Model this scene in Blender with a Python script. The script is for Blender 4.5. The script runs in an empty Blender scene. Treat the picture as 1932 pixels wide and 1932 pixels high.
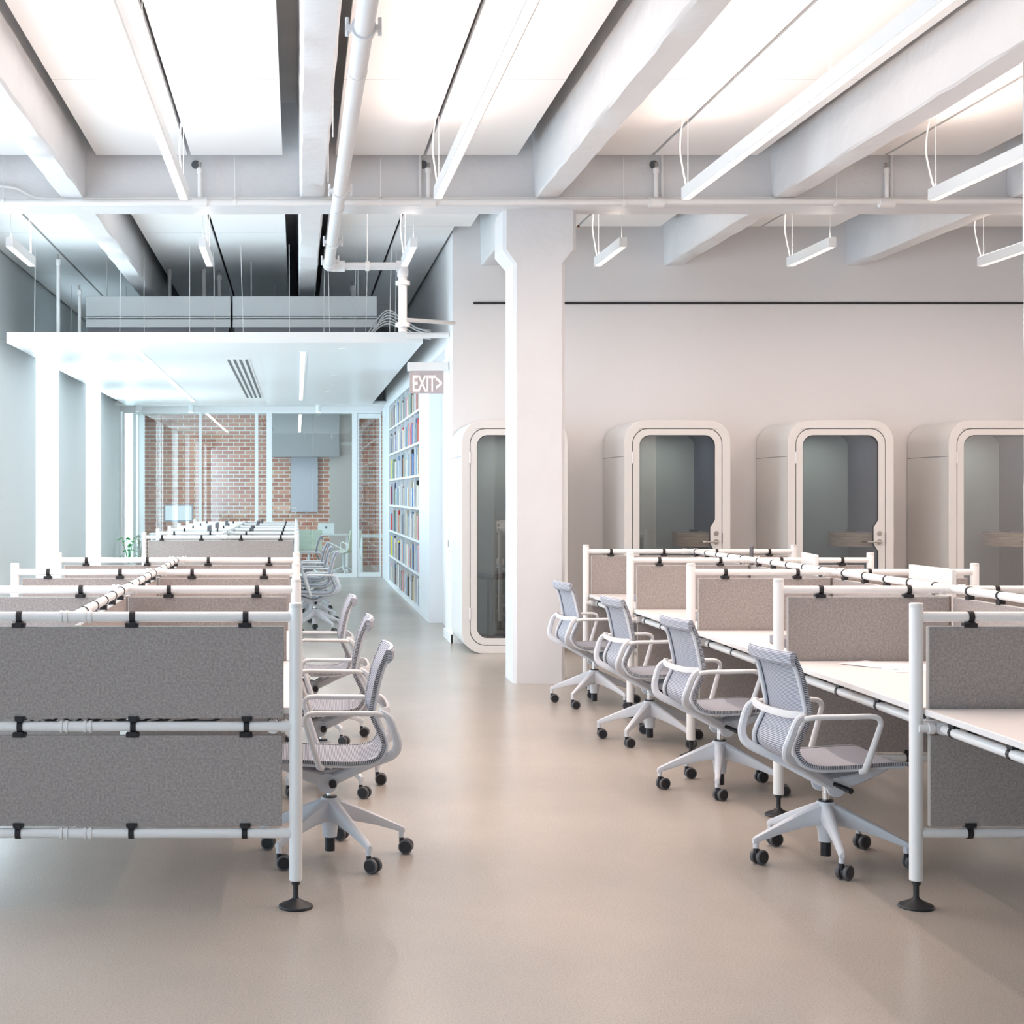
import bpy, math, random
from mathutils import Vector, Matrix
from mathutils.geometry import tessellate_polygon
random.seed(7)
C = bpy.context.scene.collection
S = bpy.context.scene
F = 2845.0; VX = 560.0; VY = 932.0; H = 1.535
def px(x, Y): return (x - VX) * Y / F            # photo column -> world X at depth Y
def pz(y, Y): return H - (y - VY) * Y / F         # photo row -> world Z at depth Y
# ------------------------------------------------------------------ camera
cd = bpy.data.cameras.new('camera'); cam = bpy.data.objects.new('camera', cd); C.objects.link(cam)
cam.location = (0, 0, H); cam.rotation_euler = (math.pi/2, 0, 0)
cd.sensor_width = 36; cd.sensor_fit = 'HORIZONTAL'; cd.lens = F / 1932 * 36
cd.shift_x = (966 - VX) / 1932; cd.shift_y = (VY - 966) / 1932
cd.clip_start = 0.05; cd.clip_end = 200
S.camera = cam
# ------------------------------------------------------------------ world + exposure
W = bpy.data.worlds.new('world'); S.world = W; W.use_nodes = True
bg = W.node_tree.nodes['Background']; bg.inputs[0].default_value = (0.86, 0.96, 1.0, 1); bg.inputs[1].default_value = 2.2
vs = S.view_settings; vs.view_transform = 'Standard'; vs.look = 'None'; vs.gamma = 1; vs.use_curve_mapping = False
vs.exposure = 0.16
WARM = (1.0, 0.80, 0.70); COOL = (0.64, 0.86, 1.0)
LAMP_UP = 33; LAMP_DOWN = 70; WIN = 74; CLOUD = 13
def area(name, loc, rot, sx, sy, power, col, parent=None, spread=None):
    l = bpy.data.lights.new(name, 'AREA'); l.shape = 'RECTANGLE'; l.size = sx; l.size_y = sy
    l.energy = power; l.color = col
    if spread: l.spread = spread
    o = bpy.data.objects.new(name, l); C.objects.link(o); o.location = loc; o.rotation_euler = rot
    if parent:
        o.parent = parent; o.location = Vector(loc) - wpos(parent)
    return o
def wpos(o):
    v = Vector((0, 0, 0))
    while o is not None:
        v = v + Vector(o.location); o = o.parent
    return v
# daylight at each window of the left wall (Y range)
WINS = [(-3.4, -1.6), (1.05, 2.85), (5.5, 7.3), (9.95, 11.75), (14.4, 16.2), (18.85, 20.66), (23.3, 25.1), (28.4, 30.0)]
WTOP = lambda a: 3.3 if a < 16 else 3.26
for a, b in WINS:
    area('window_daylight', (-3.457, (a+b)/2, (WTOP(a)+0.06)/2), (0, -math.pi/2, 0), WTOP(a)-0.08, b-a-0.02, WIN*(1.15 if b < 13 else 2.0), COOL if b > 13 else (0.55, 0.78, 1.0))
# ------------------------------------------------------------------ materials
MATS = {}
def mat(name, col, rough=0.5, metal=0.0, spec=0.5, emit=None, es=1.0, noise=None, bump=None, coat=0):
    m = bpy.data.materials.new(name); m.use_nodes = True; nt = m.node_tree; b = nt.nodes['Principled BSDF']
    b.inputs['Base Color'].default_value = (*col, 1); b.inputs['Roughness'].default_value = rough
    b.inputs['Metallic'].default_value = metal; b.inputs['Specular IOR Level'].default_value = spec
    if coat: b.inputs['Coat Weight'].default_value = coat
    if emit: b.inputs['Emission Color'].default_value = (*emit, 1); b.inputs['Emission Strength'].default_value = es
    tc = None
    if noise:
        sc, amt, col2 = noise
        tc = nt.nodes.new('ShaderNodeTexCoord'); n = nt.nodes.new('ShaderNodeTexNoise'); n.inputs['Scale'].default_value = sc
        n.inputs['Detail'].default_value = 5
        nt.links.new(tc.outputs['Object'], n.inputs['Vector'])
        r = nt.nodes.new('ShaderNodeValToRGB'); r.color_ramp.elements[0].position = 0.5 - amt; r.color_ramp.elements[1].position = 0.5 + amt
        r.color_ramp.elements[0].color = (*col, 1); r.color_ramp.elements[1].color = (*col2, 1)
        nt.links.new(n.outputs['Fac'], r.inputs['Fac']); nt.links.new(r.outputs['Color'], b.inputs['Base Color'])
    if bump:
        sc, st = bump
        tc = tc or nt.nodes.new('ShaderNodeTexCoord'); n = nt.nodes.new('ShaderNodeTexNoise'); n.inputs['Scale'].default_value = sc
        n.inputs['Detail'].default_value = 6
        nt.links.new(tc.outputs['Object'], n.inputs['Vector'])
        bp = nt.nodes.new('ShaderNodeBump'); bp.inputs['Strength'].default_value = st; bp.inputs['Distance'].default_value = 0.02
        nt.links.new(n.outputs['Fac'], bp.inputs['Height']); nt.links.new(bp.outputs['Normal'], b.inputs['Normal'])
    MATS[name] = m; return m
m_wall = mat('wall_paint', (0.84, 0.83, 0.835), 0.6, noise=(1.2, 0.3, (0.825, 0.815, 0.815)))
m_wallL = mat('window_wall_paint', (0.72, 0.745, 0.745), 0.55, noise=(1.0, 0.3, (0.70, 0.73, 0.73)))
m_conc = mat('painted_concrete', (0.74, 0.745, 0.755), 0.5, noise=(3, 0.3, (0.70, 0.705, 0.72)), bump=(9, 0.35))
m_slab = mat('slab_concrete', (0.62, 0.61, 0.60), 0.7, noise=(2, 0.3, (0.52, 0.51, 0.50)), bump=(6, 0.4))
m_panelc = mat('acoustic_panel', (0.82, 0.815, 0.81), 0.6)
m_white = mat('white_powder_coat', (0.84, 0.83, 0.82), 0.35)
m_gloss = mat('white_gloss', (0.86, 0.87, 0.87), 0.3)
m_top = mat('white_laminate', (0.77, 0.745, 0.735), 0.4)
m_black = mat('black_plastic', (0.012, 0.012, 0.016), 0.42)
m_blackm = mat('black_steel', (0.02, 0.02, 0.022), 0.5)
m_strap = mat('black_webbing', (0.018, 0.016, 0.018), 0.7)
m_felt = mat('grey_felt', (0.29, 0.26, 0.245), 0.95, spec=0.1, noise=(110, 0.2, (0.45, 0.40, 0.38)), bump=(200, 0.25))
m_feltedge = mat('felt_edge', (0.60, 0.59, 0.57), 0.8)
m_chair = mat('chair_frame_grey', (0.68, 0.70, 0.74), 0.38)
m_arm = mat('armrest_white', (0.78, 0.78, 0.79), 0.35)
m_chrome = mat('chrome', (0.75, 0.74, 0.72), 0.18, 1.0)
m_rubber = mat('caster_rubber', (0.10, 0.10, 0.105), 0.5)
m_book_shelf = mat('shelf_lacquer', (0.80, 0.83, 0.86), 0.4)
m_pod = mat('pod_lacquer', (0.76, 0.75, 0.73), 0.38)
m_poddark = mat('pod_gasket', (0.05, 0.05, 0.055), 0.6)
m_podback = mat('pod_back_panel', (0.40, 0.44, 0.42), 0.6)
m_navy = mat('navy_felt', (0.035, 0.045, 0.075), 0.9, noise=(150, 0.2, (0.065, 0.08, 0.12)))
m_steel = mat('brushed_steel', (0.5, 0.48, 0.45), 0.35, 1.0)
m_dgrey = mat('dark_grey_plastic', (0.14, 0.14, 0.16), 0.5)
m_mgrey = mat('grey_laminate', (0.22, 0.22, 0.25), 0.5)
m_cream = mat('cream_upholstery', (0.72, 0.72, 0.58), 0.7)
m_paper = mat('paper', (0.86, 0.86, 0.88), 0.7)
m_leaf = mat('leaf', (0.10, 0.42, 0.10), 0.5)
m_duct = mat('duct_grey', (0.80, 0.82, 0.83), 0.5)
m_vent = mat('vent_dark', (0.10, 0.11, 0.12), 0.5)
m_lens = mat('lamp_lens', (0.9, 0.85, 0.8), 0.4, emit=(1.0, 0.84, 0.74), es=0.85)
m_lenshot = mat('lamp_uplight_lens', (0.9, 0.9, 0.9), 0.4, emit=(1.0, 0.95, 0.9), es=6)
m_lensc = mat('slot_light_lens', (0.9, 0.9, 0.9), 0.4, emit=(0.95, 1.0, 1.0), es=2.2)
m_screen = mat('lit_screen', (0.1, 0.1, 0.1), 0.3, emit=(0.75, 0.9, 1.0), es=0.7)
m_pink = mat('exit_letter', (0.95, 0.80, 0.78), 0.35, emit=(1.0, 0.7, 0.66), es=0.35)
# lens with small cells
nt = m_lens.node_tree; tc = nt.nodes.new('ShaderNodeTexCoord'); w = nt.nodes.new('ShaderNodeTexWave'); w.bands_direction = 'Y'
w.inputs['Scale'].default_value = 14; r = nt.nodes.new('ShaderNodeValToRGB')
r.color_ramp.elements[0].position = 0.05; r.color_ramp.elements[0].color = (0.62, 0.48, 0.42, 1); r.color_ramp.elements[1].position = 0.45; r.color_ramp.elements[1].color = (1.0, 0.86, 0.77, 1)
nt.links.new(tc.outputs['Object'], w.inputs['Vector']); nt.links.new(w.outputs['Fac'], r.inputs['Fac']); nt.links.new(r.outputs['Color'], nt.nodes['Principled BSDF'].inputs['Emission Color'])
def floor_mat():
    m = bpy.data.materials.new('polished_concrete'); m.use_nodes = True; nt = m.node_tree; b = nt.nodes['Principled BSDF']
    tc = nt.nodes.new('ShaderNodeTexCoord')
    n1 = nt.nodes.new('ShaderNodeTexNoise'); n1.inputs['Scale'].default_value = 0.9; n1.inputs['Detail'].default_value = 6; n1.inputs['Roughness'].default_value = 0.6
    n2 = nt.nodes.new('ShaderNodeTexNoise'); n2.inputs['Scale'].default_value = 140; n2.inputs['Detail'].default_value = 3
    for n in (n1, n2): nt.links.new(tc.outputs['Object'], n.inputs['Vector'])
    r1 = nt.nodes.new('ShaderNodeValToRGB'); r1.color_ramp.elements[0].position = 0.25; r1.color_ramp.elements[1].position = 0.75
    r1.color_ramp.elements[0].color = (0.385, 0.352, 0.318, 1); r1.color_ramp.elements[1].color = (0.47, 0.415, 0.366, 1)
    r2 = nt.nodes.new('ShaderNodeValToRGB'); r2.color_ramp.elements[0].position = 0.32; r2.color_ramp.elements[1].position = 0.6
    r2.color_ramp.elements[0].color = (0.84, 0.84, 0.84, 1); r2.color_ramp.elements[1].color = (1.03, 1.02, 1.01, 1)
    nt.links.new(n1.outputs['Fac'], r1.inputs['Fac']); nt.links.new(n2.outputs['Fac'], r2.inputs['Fac'])
    mx = nt.nodes.new('ShaderNodeMix'); mx.data_type = 'RGBA'; mx.blend_type = 'MULTIPLY'; mx.inputs['Factor'].default_value = 1
    nt.links.new(r1.outputs['Color'], mx.inputs['A']); nt.links.new(r2.outputs['Color'], mx.inputs['B'])
    nt.links.new(mx.outputs['Result'], b.inputs['Base Color'])
    mr = nt.nodes.new('ShaderNodeMapRange'); mr.inputs['To Min'].default_value = 0.24; mr.inputs['To Max'].default_value = 0.30
    nt.links.new(n1.outputs['Fac'], mr.inputs['Value']); b.inputs['Roughness'].default_value = 0.27
    return m
m_floor = floor_mat()
def brick_mat():
    m = bpy.data.materials.new('old_brick'); m.use_nodes = True; nt = m.node_tree; b = nt.nodes['Principled BSDF']
    tc = nt.nodes.new('ShaderNodeTexCoord'); sp = nt.nodes.new('ShaderNodeSeparateXYZ'); cb = nt.nodes.new('ShaderNodeCombineXYZ')
    nt.links.new(tc.outputs['Object'], sp.inputs[0]); nt.links.new(sp.outputs['X'], cb.inputs['X']); nt.links.new(sp.outputs['Z'], cb.inputs['Y'])
    br = nt.nodes.new('ShaderNodeTexBrick'); nt.links.new(cb.outputs[0], br.inputs['Vector'])
    br.inputs['Scale'].default_value = 1; br.inputs['Brick Width'].default_value = 0.24; br.inputs['Row Height'].default_value = 0.085
    br.inputs['Mortar Size'].default_value = 0.011; br.inputs['Mortar Smooth'].default_value = 0.3
    br.inputs['Color1'].default_value = (0.40, 0.11, 0.06, 1); br.inputs['Color2'].default_value = (0.60, 0.26, 0.16, 1); br.inputs['Mortar'].default_value = (0.66, 0.62, 0.55, 1)
    nt.links.new(br.outputs['Color'], b.inputs['Base Color']); b.inputs['Roughness'].default_value = 0.9
    bp = nt.nodes.new('ShaderNodeBump'); bp.inputs['Strength'].default_value = 0.4; nt.links.new(br.outputs['Fac'], bp.inputs['Height']); bp.invert = True
    nt.links.new(bp.outputs['Normal'], b.inputs['Normal']); return m
m_brick = brick_mat()
def mesh_mat(name, light, dark, period=0.0062):
    m = bpy.data.materials.new(name); m.use_nodes = True; nt = m.node_tree; b = nt.nodes['Principled BSDF']
    uv = nt.nodes.new('ShaderNodeUVMap'); sp = nt.nodes.new('ShaderNodeSeparateXYZ'); nt.links.new(uv.outputs[0], sp.inputs[0])
    ml = nt.nodes.new('ShaderNodeMath'); ml.operation = 'MULTIPLY'; ml.inputs[1].default_value = 2*math.pi/period
    sn = nt.nodes.new('ShaderNodeMath'); sn.operation = 'SINE'
    nt.links.new(sp.outputs['Y'], ml.inputs[0]); nt.links.new(ml.outputs[0], sn.inputs[0])
    r = nt.nodes.new('ShaderNodeValToRGB'); r.color_ramp.elements[0].position = 0.0; r.color_ramp.elements[1].position = 0.9
    r.color_ramp.elements[0].color = (*light, 1); r.color_ramp.elements[1].color = (*dark, 1)
    mr = nt.nodes.new('ShaderNodeMapRange'); mr.inputs['From Min'].default_value = -1; nt.links.new(sn.outputs[0], mr.inputs['Value'])
    nt.links.new(mr.outputs['Result'], r.inputs['Fac']); nt.links.new(r.outputs['Color'], b.inputs['Base Color']); b.inputs['Roughness'].default_value = 0.7
    return m
m_mesh = mesh_mat('knit_mesh', (0.66, 0.68, 0.74), (0.16, 0.17, 0.22))
m_meshedge = mesh_mat('knit_edge', (0.60, 0.62, 0.66), (0.03, 0.03, 0.05), 0.0075)
def wood_mat():
    m = bpy.data.materials.new('oak_veneer'); m.use_nodes = True; nt = m.node_tree; b = nt.nodes['Principled BSDF']
    tc = nt.nodes.new('ShaderNodeTexCoord'); mp = nt.nodes.new('ShaderNodeMapping'); mp.inputs['Scale'].default_value = (2, 2, 40)
    n = nt.nodes.new('ShaderNodeTexNoise'); n.inputs['Scale'].default_value = 3
    nt.links.new(tc.outputs['Object'], mp.inputs[0]); nt.links.new(mp.outputs[0], n.inputs['Vector'])
    r = nt.nodes.new('ShaderNodeValToRGB'); r.color_ramp.elements[0].position = 0.35; r.color_ramp.elements[1].position = 0.65
    r.color_ramp.elements[0].color = (0.42, 0.28, 0.19, 1); r.color_ramp.elements[1].color = (0.66, 0.49, 0.36, 1)
    nt.links.new(n.outputs['Fac'], r.inputs['Fac']); nt.links.new(r.outputs['Color'], b.inputs['Base Color']); b.inputs['Roughness'].default_value = 0.5
    return m
m_wood = wood_mat()
def glass_mat(name, tint, ior=1.45, gl=1.0, add=0.0):
    m = bpy.data.materials.new(name); m.use_nodes = True; nt = m.node_tree; nt.nodes.remove(nt.nodes['Principled BSDF'])
    out = nt.nodes['Material Output']; t = nt.nodes.new('ShaderNodeBsdfTransparent'); t.inputs[0].default_value = (*tint, 1)
    g = nt.nodes.new('ShaderNodeBsdfGlossy'); g.inputs['Roughness'].default_value = 0.01; g.inputs[0].default_value = (gl, gl, gl, 1)
    f = nt.nodes.new('ShaderNodeLayerWeight'); f.inputs[0].default_value = 0.5
    p5 = nt.nodes.new('ShaderNodeMath'); p5.operation = 'POWER'; p5.inputs[1].default_value = 5; nt.links.new(f.outputs['Facing'], p5.inputs[0])
    f0 = ((ior-1)/(ior+1))**2 + add
    a = nt.nodes.new('ShaderNodeMath'); a.operation = 'MULTIPLY_ADD'; a.inputs[1].default_value = (1-f0)*(0.9 if ior > 1.2 else 0.15); a.inputs[2].default_value = f0; nt.links.new(p5.outputs[0], a.inputs[0])
    mx = nt.nodes.new('ShaderNodeMixShader'); nt.links.new(a.outputs[0], mx.inputs[0]); nt.links.new(t.outputs[0], mx.inputs[1]); nt.links.new(g.outputs[0], mx.inputs[2])
    nt.links.new(mx.outputs[0], out.inputs['Surface']); return m
m_glass = glass_mat('partition_glass', (0.91, 0.965, 0.965), 1.5, 1.0, 0.06)
m_podglass = glass_mat('booth_glass', (0.84, 0.86, 0.86), 1.5, 1.0, 0.08)
m_clear = glass_mat('window_glass', (0.99, 0.99, 0.99), 1.03)

# ------------------------------------------------------------------ mesh builder
class MB:
    def __init__(s): s.v = []; s.f = []; s.uv = {}
    def add(s, vs, fs):
        n = len(s.v); s.v += [Vector(p) for p in vs]; s.f += [tuple(i + n for i in f) for f in fs]; return n
    def box(s, x0, x1, y0, y1, z0, z1):
        s.add([(x0,y0,z0),(x1,y0,z0),(x1,y1,z0),(x0,y1,z0),(x0,y0,z1),(x1,y0,z1),(x1,y1,z1),(x0,y1,z1)],
              [(0,3,2,1),(4,5,6,7),(0,1,5,4),(1,2,6,5),(2,3,7,6),(3,0,4,7)]); return s
    def loft(s, secs, cap=True, closed=True):
        k = len(secs[0]); n = len(s.v)
        for q in secs: s.v += [Vector(p) for p in q]
        for i in range(len(secs)-1):
            for j in range(k if closed else k-1):
                a = n+i*k+j; b = n+i*k+(j+1) % k; s.f.append((a, b, b+k, a+k))
        if cap:
            s.f.append(tuple(n+j for j in reversed(range(k)))); m = n+(len(secs)-1)*k; s.f.append(tuple(m+j for j in range(k)))
        return s
    def tube(s, pts, r, seg=14, cap=True):
        pts = [Vector(p) for p in pts]; secs = []; up = None
        for i, p in enumerate(pts):
            t = (pts[min(i+1, len(pts)-1)] - pts[max(i-1, 0)]).normalized()
            if up is None:
                up = Vector((0,0,1)) if abs(t.z) < 0.9 else Vector((1,0,0))
            u = (up - t*up.dot(t)).normalized(); w = t.cross(u); up = u
            rr = r[i] if isinstance(r, (list, tuple)) else r
            secs.append([p + (u*math.cos(a)+w*math.sin(a))*rr for a in [2*math.pi*k/seg for k in range(seg)]])
        return s.loft(secs, cap)
    def lathe(s, prof, c, axis='z', seg=24):   # prof [(r,h)]
        secs = []
        for r, h in prof:
            q = []
            for k in range(seg):
                a = 2*math.pi*k/seg; x, y = r*math.cos(a), r*math.sin(a)
                q.append((c[0]+x, c[1]+y, c[2]+h) if axis == 'z' else (c[0]+x, c[1]+h, c[2]+y) if axis == 'y' else (c[0]+h, c[1]+x, c[2]+y))
            secs.append(q)
        return s.loft(secs)
    def ribbon(s, pts, wl, tk, lat=(0,1,0)):   # flat bar swept along pts; wl across lat, tk in-plane
        pts = [Vector(p) for p in pts]; lat = Vector(lat); secs = []
        for i, p in enumerate(pts):
            t = (pts[min(i+1, len(pts)-1)] - pts[max(i-1, 0)]).normalized()
            n = t.cross(lat).normalized(); a = wl[i] if isinstance(wl, (list, tuple)) else wl; b = tk[i] if isinstance(tk, (list, tuple)) else tk
            c = 0.28*min(a, b)
            q = [(a/2-c, -b/2), (a/2, -b/2+c), (a/2, b/2-c), (a/2-c, b/2), (-a/2+c, b/2), (-a/2, b/2-c), (-a/2, -b/2+c), (-a/2+c, -b/2)]
            secs.append([p + lat*u + n*w for u, w in q])
        return s.loft(secs)
    def plate(s, outer, holes, fn, t0, t1):   # polygon with holes in 2D, mapped by fn(u,v,t)
        loops = [outer]+holes; flat = [p for l in loops for p in l]
        tris = tessellate_polygon([[Vector((a, b, 0)) for a, b in l] for l in loops])
        N = len(flat); n = s.add([fn(a, b, t0) for a, b in flat] + [fn(a, b, t1) for a, b in flat], [])
        for t in tris: s.f.append((n+t[0], n+t[1], n+t[2])); s.f.append((n+N+t[2], n+N+t[1], n+N+t[0]))
        o = 0
        for l in loops:
            k = len(l)
            for j in range(k): a = n+o+j; b = n+o+(j+1) % k; s.f.append((a, b, b+N, a+N))
            o += k
        return s
    def build(s, name, m, parent=None, bevel=0, uv=None, smooth=True, angle=35):
        me = bpy.data.meshes.new(name)
        xs = [p.x for p in s.v]; ys = [p.y for p in s.v]; zs = [p.z for p in s.v]
        c = Vector(((min(xs)+max(xs))/2, (min(ys)+max(ys))/2, min(zs)))
        me.from_pydata([p-c for p in s.v], [], s.f)
        import bmesh
        bm = bmesh.new(); bm.from_mesh(me); bmesh.ops.recalc_face_normals(bm, faces=bm.faces); bm.to_mesh(me); bm.free()
        if smooth:
            me.polygons.foreach_set('use_smooth', [True]*len(me.polygons)); me.set_sharp_from_angle(angle=math.radians(angle))
        if uv:
            L = me.uv_layers.new(name='UVMap')
            for lp in me.loops: L.data[lp.index].uv = uv[lp.vertex_index]
        me.materials.append(m)
        o = bpy.data.objects.new(name, me); C.objects.link(o)
        o.location = c
        if parent is not None: o.parent = parent; o.location = c - wpos(parent)
        if bevel:
            b = o.modifiers.new('bevel', 'BEVEL'); b.width = bevel; b.segments = 2; b.limit_method = 'ANGLE'
        me.update()
        return o
def tag(o, label=None, cat=None, group=None, kind=None):
    if label: o['label'] = label
    if cat: o['category'] = cat
    if group: o['group'] = group
    if kind: o['kind'] = kind
    return o
def thing(name, label, cat, loc, group=None):
    o = bpy.data.objects.new(name, None); C.objects.link(o); o.location = loc; o.empty_display_size = 0.1
    return tag(o, label, cat, group)
def kids(o): return [c for c in bpy.data.objects if c.parent == o]
def tree(o): return (o, [tree(c) for c in kids(o)])
def copy_tree(t, parent=None):
    o, ch = t; c = o.copy(); C.objects.link(c); c.parent = parent
    for q in ch: copy_tree(q, c)
    return c
def struct(name, mb, m, **k):
    o = mb.build(name, m, **k); o['kind'] = 'structure'; return o
def B(*a): return MB().box(*a)
def rrect(x0, x1, z0, z1, r, n=8):
    p = []
    for cx, cz, a0 in ((x1-r, z0+r, -90), (x1-r, z1-r, 0), (x0+r, z1-r, 90), (x0+r, z0+r, 180)):
        for k in range(n+1):
            a = math.radians(a0+90*k/n); p.append((cx+r*math.cos(a), cz+r*math.sin(a)))
    return p
XZ = lambda u, v, t: (u, t, v)
YZ = lambda u, v, t: (t, u, v)
def spline(P, n):
    P = [Vector(p) for p in P]; out = []
    for i in range(len(P)-1):
        a = P[max(i-1, 0)]; b = P[i]; c = P[i+1]; d = P[min(i+2, len(P)-1)]
        for k in range(n):
            t = k/n; out.append(0.5*((2*b)+(c-a)*t+(2*a-5*b+4*c-d)*t*t+(3*b-a-3*c+d)*t*t*t))
    out.append(P[-1]); return out

# ------------------------------------------------------------------ room shell
XL = -3.26; YB = 15.5; YG = 27.8; YK = 32.3; XC = 1.60; ZS = 4.65
struct('floor', B(XL-0.4, 9.6, -3.5, YK+0.1, -0.1, 0), m_floor)
struct('ceiling', B(XL-0.4, 9.6, -3.5, YG, ZS, ZS+0.15), m_slab)
# left wall with window openings
out = [(-3.5, 0), (YK, 0), (YK, ZS), (-3.5, ZS)]
holes = [[(a, 0.06), (b, 0.06), (b, WTOP(a)), (a, WTOP(a))] for a, b in WINS]
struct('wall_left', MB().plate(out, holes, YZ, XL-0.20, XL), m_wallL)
for i, (a, b) in enumerate(WINS):
    w = struct('window_%d' % (i+1), MB().plate([(a, 0.06), (b, 0.06), (b, WTOP(a)), (a, WTOP(a))], [[(a+.03, 0.09), (b-.03, 0.09), (b-.03, WTOP(a)-.03), (a+.03, WTOP(a)-.03)]], YZ, XL-0.18, XL-0.14), m_gloss)
    B(XL-0.165, XL-0.155, a+.03, b-.03, 0.09, WTOP(a)-.03).build('pane', m_clear, w)
struct('wall_front', B(XL-.4, 9.6, -3.3, -3.1, 0, ZS), m_wall)
struct('wall_right', B(9.5, 9.6, -3.3, YB, 0, ZS), m_wall)
struct('wall_back', B(XC, 9.6, YB, YB+0.25, 0, ZS), m_wall)
# wall running back along the passage
struct('wall_passage', B(XC, XC+0.3, YB+0.25, 16.25, 0, 3.1), m_wall)
struct('wall_recess', B(XC+0.13, XC+0.3, 16.25, 17.93, 0, 3.1), m_wall)
struct('wall_soffit', B(XC, XC+0.3, YB+0.25, YG, 3.1, ZS), m_wall)
struct('wall_header', B(XL, XC+0.3, YG, YG+0.12, 3.06, ZS), m_wall)
struct('wall_far', B(XL-0.4, 6.0, YK, YK+0.2, 0, 3.3), m_brick)
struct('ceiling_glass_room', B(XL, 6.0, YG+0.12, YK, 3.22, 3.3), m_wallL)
struct('wall_reflection_pier', B(px(622, 32.1), px(667, 32.1), 32.0, YK, 0, 3.22), mat('reflection_beige', (0.46, 0.41, 0.38), 0.7))  # beige block imitating a reflection in the right panes, no real pier
struct('trim_reflection_band', B(px(514, 31.9), px(640, 31.9), 31.8, YK, 2.32, 3.22), mat('reflection_band_grey', (0.27, 0.26, 0.27), 0.6))  # grey block imitating a band reflected in the glass, no real bulkhead
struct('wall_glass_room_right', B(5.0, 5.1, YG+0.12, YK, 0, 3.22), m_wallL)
struct('wall_shelf_back', B(1.905, 2.0, 17.93, YG+0.12, 0, 3.1), m_wall)
struct('baseboard_back', B(XC-0.015, 2.0, YB-0.015, YB, 0, 0.09), m_gloss)
struct('baseboard_passage', B(XC-0.02, XC, YB-0.015, 16.25, 0, 0.09), m_gloss)
struct('trim_1', B(px(893, YB), 9.5, YB-0.012, YB+0.0, 3.485, 3.507), m_blackm)
# keypad plate on the passage wall
k = tag(B(XC-0.012, XC, 15.75, 15.83, 0.62, 1.28).build('door_control_plate', m_gloss, bevel=0.003), 'tall white control plate on the passage wall end below the exit sign', 'control plate')
B(XC-0.016, XC-0.012, 15.775, 15.805, 0.98, 1.05).build('card_reader', m_dgrey, k)
# ------------------------------------------------------------------ concrete frame
def beam(x0, y0, y1, label):
    mb = MB(); n = int((y1-y0)/0.22); secs = []
    for i in range(n+1):
        y = y0+(y1-y0)*i/n; j = lambda a=0.006: random.uniform(-a, a); z0 = 3.882
        a, b = x0-0.008, x0+0.188; c = 0.016
        secs.append([(a-0.025, y, ZS+0.02), (a+j(), y, z0+c+0.3), (a+j(.003), y, z0+c+j()), (a+c+j(), y, z0+j(.004)), (b-c+j(), y, z0+j(.004)), (b+j(.003), y, z0+c+j()), (b+j(), y, z0+c+0.3), (b+0.025, y, ZS+0.02)])
    mb.loft(secs); o = mb.build('concrete_beam', m_conc); o['kind'] = 'structure'; tag(o, label, 'beam', 'painted concrete ceiling beams')
    return o
BX = [-1.865, 0.030, 1.895, 3.78, 5.66, 7.53]
nm = ['far left', 'centre left', 'middle', 'right of column', 'far right', 'rightmost']
for i, x in enumerate(BX):
    beam(x, -3.1, 12.0, 'white painted concrete beam in front of the girder, %s of the row' % nm[i])
    beam(x, 12.39, YG if i < 2 else YB, 'white painted concrete beam behind the girder, %s of the row' % nm[i])
mb = MB(); secs = []
n = 60
for i in range(n+1):
    x = XL+(9.5-XL)*i/n; j = lambda a=0.005: random.uniform(-a, a)
    secs.append([(x, 12.0, ZS), (x, 12.0+j(.003), 3.85+j()), (x, 12.02+j(), 3.83+j(.003)), (x, 12.37+j(), 3.83+j(.003)), (x, 12.39, 3.85+j()), (x, 12.39, ZS)])
mb.loft(secs); tag(struct('concrete_girder', mb, m_conc), 'deep white concrete girder crossing the whole room above the column', 'girder')
def column(xa, xb, ya, yb, label, ca=0.087, top=3.83, zc=3.40, zd=3.51):
    mb = MB(); secs = []
    def sec(z, g, c, jj=0.004):
        a, b, d, e = xa-g, xb+g, ya-g*0.3, yb+g*0.3; r = lambda: random.uniform(-jj, jj)
        return [(a+c+r(), d, z), (b-c+r(), d, z), (b+r()*.4, d+c, z), (b+r()*.4, e-c, z), (b-c, e, z), (a+c, e, z), (a+r()*.4, e-c, z), (a+r()*.4, d+c, z)]
    z = 0
    while z < zc-0.05: secs.append(sec(z, 0, 0.028)); z += 0.13
    secs.append(sec(zc, 0, 0.028, 0)); secs.append(sec(zd, ca, 0.028, 0)); secs.append(sec(top, ca, 0.028, 0))
    mb.loft(secs); return tag(struct('concrete_column', mb, m_conc), label, 'column')
column(1.752, 2.172, 12.2, 12.68, 'white rough concrete column with flared capital between the aisle and the right desks')
column(4.326, 4.78, 8.5, 9.0, 'white concrete column cut off by the right edge of the photo', ca=0.006, top=ZS, zc=3.0, zd=3.02)
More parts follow.
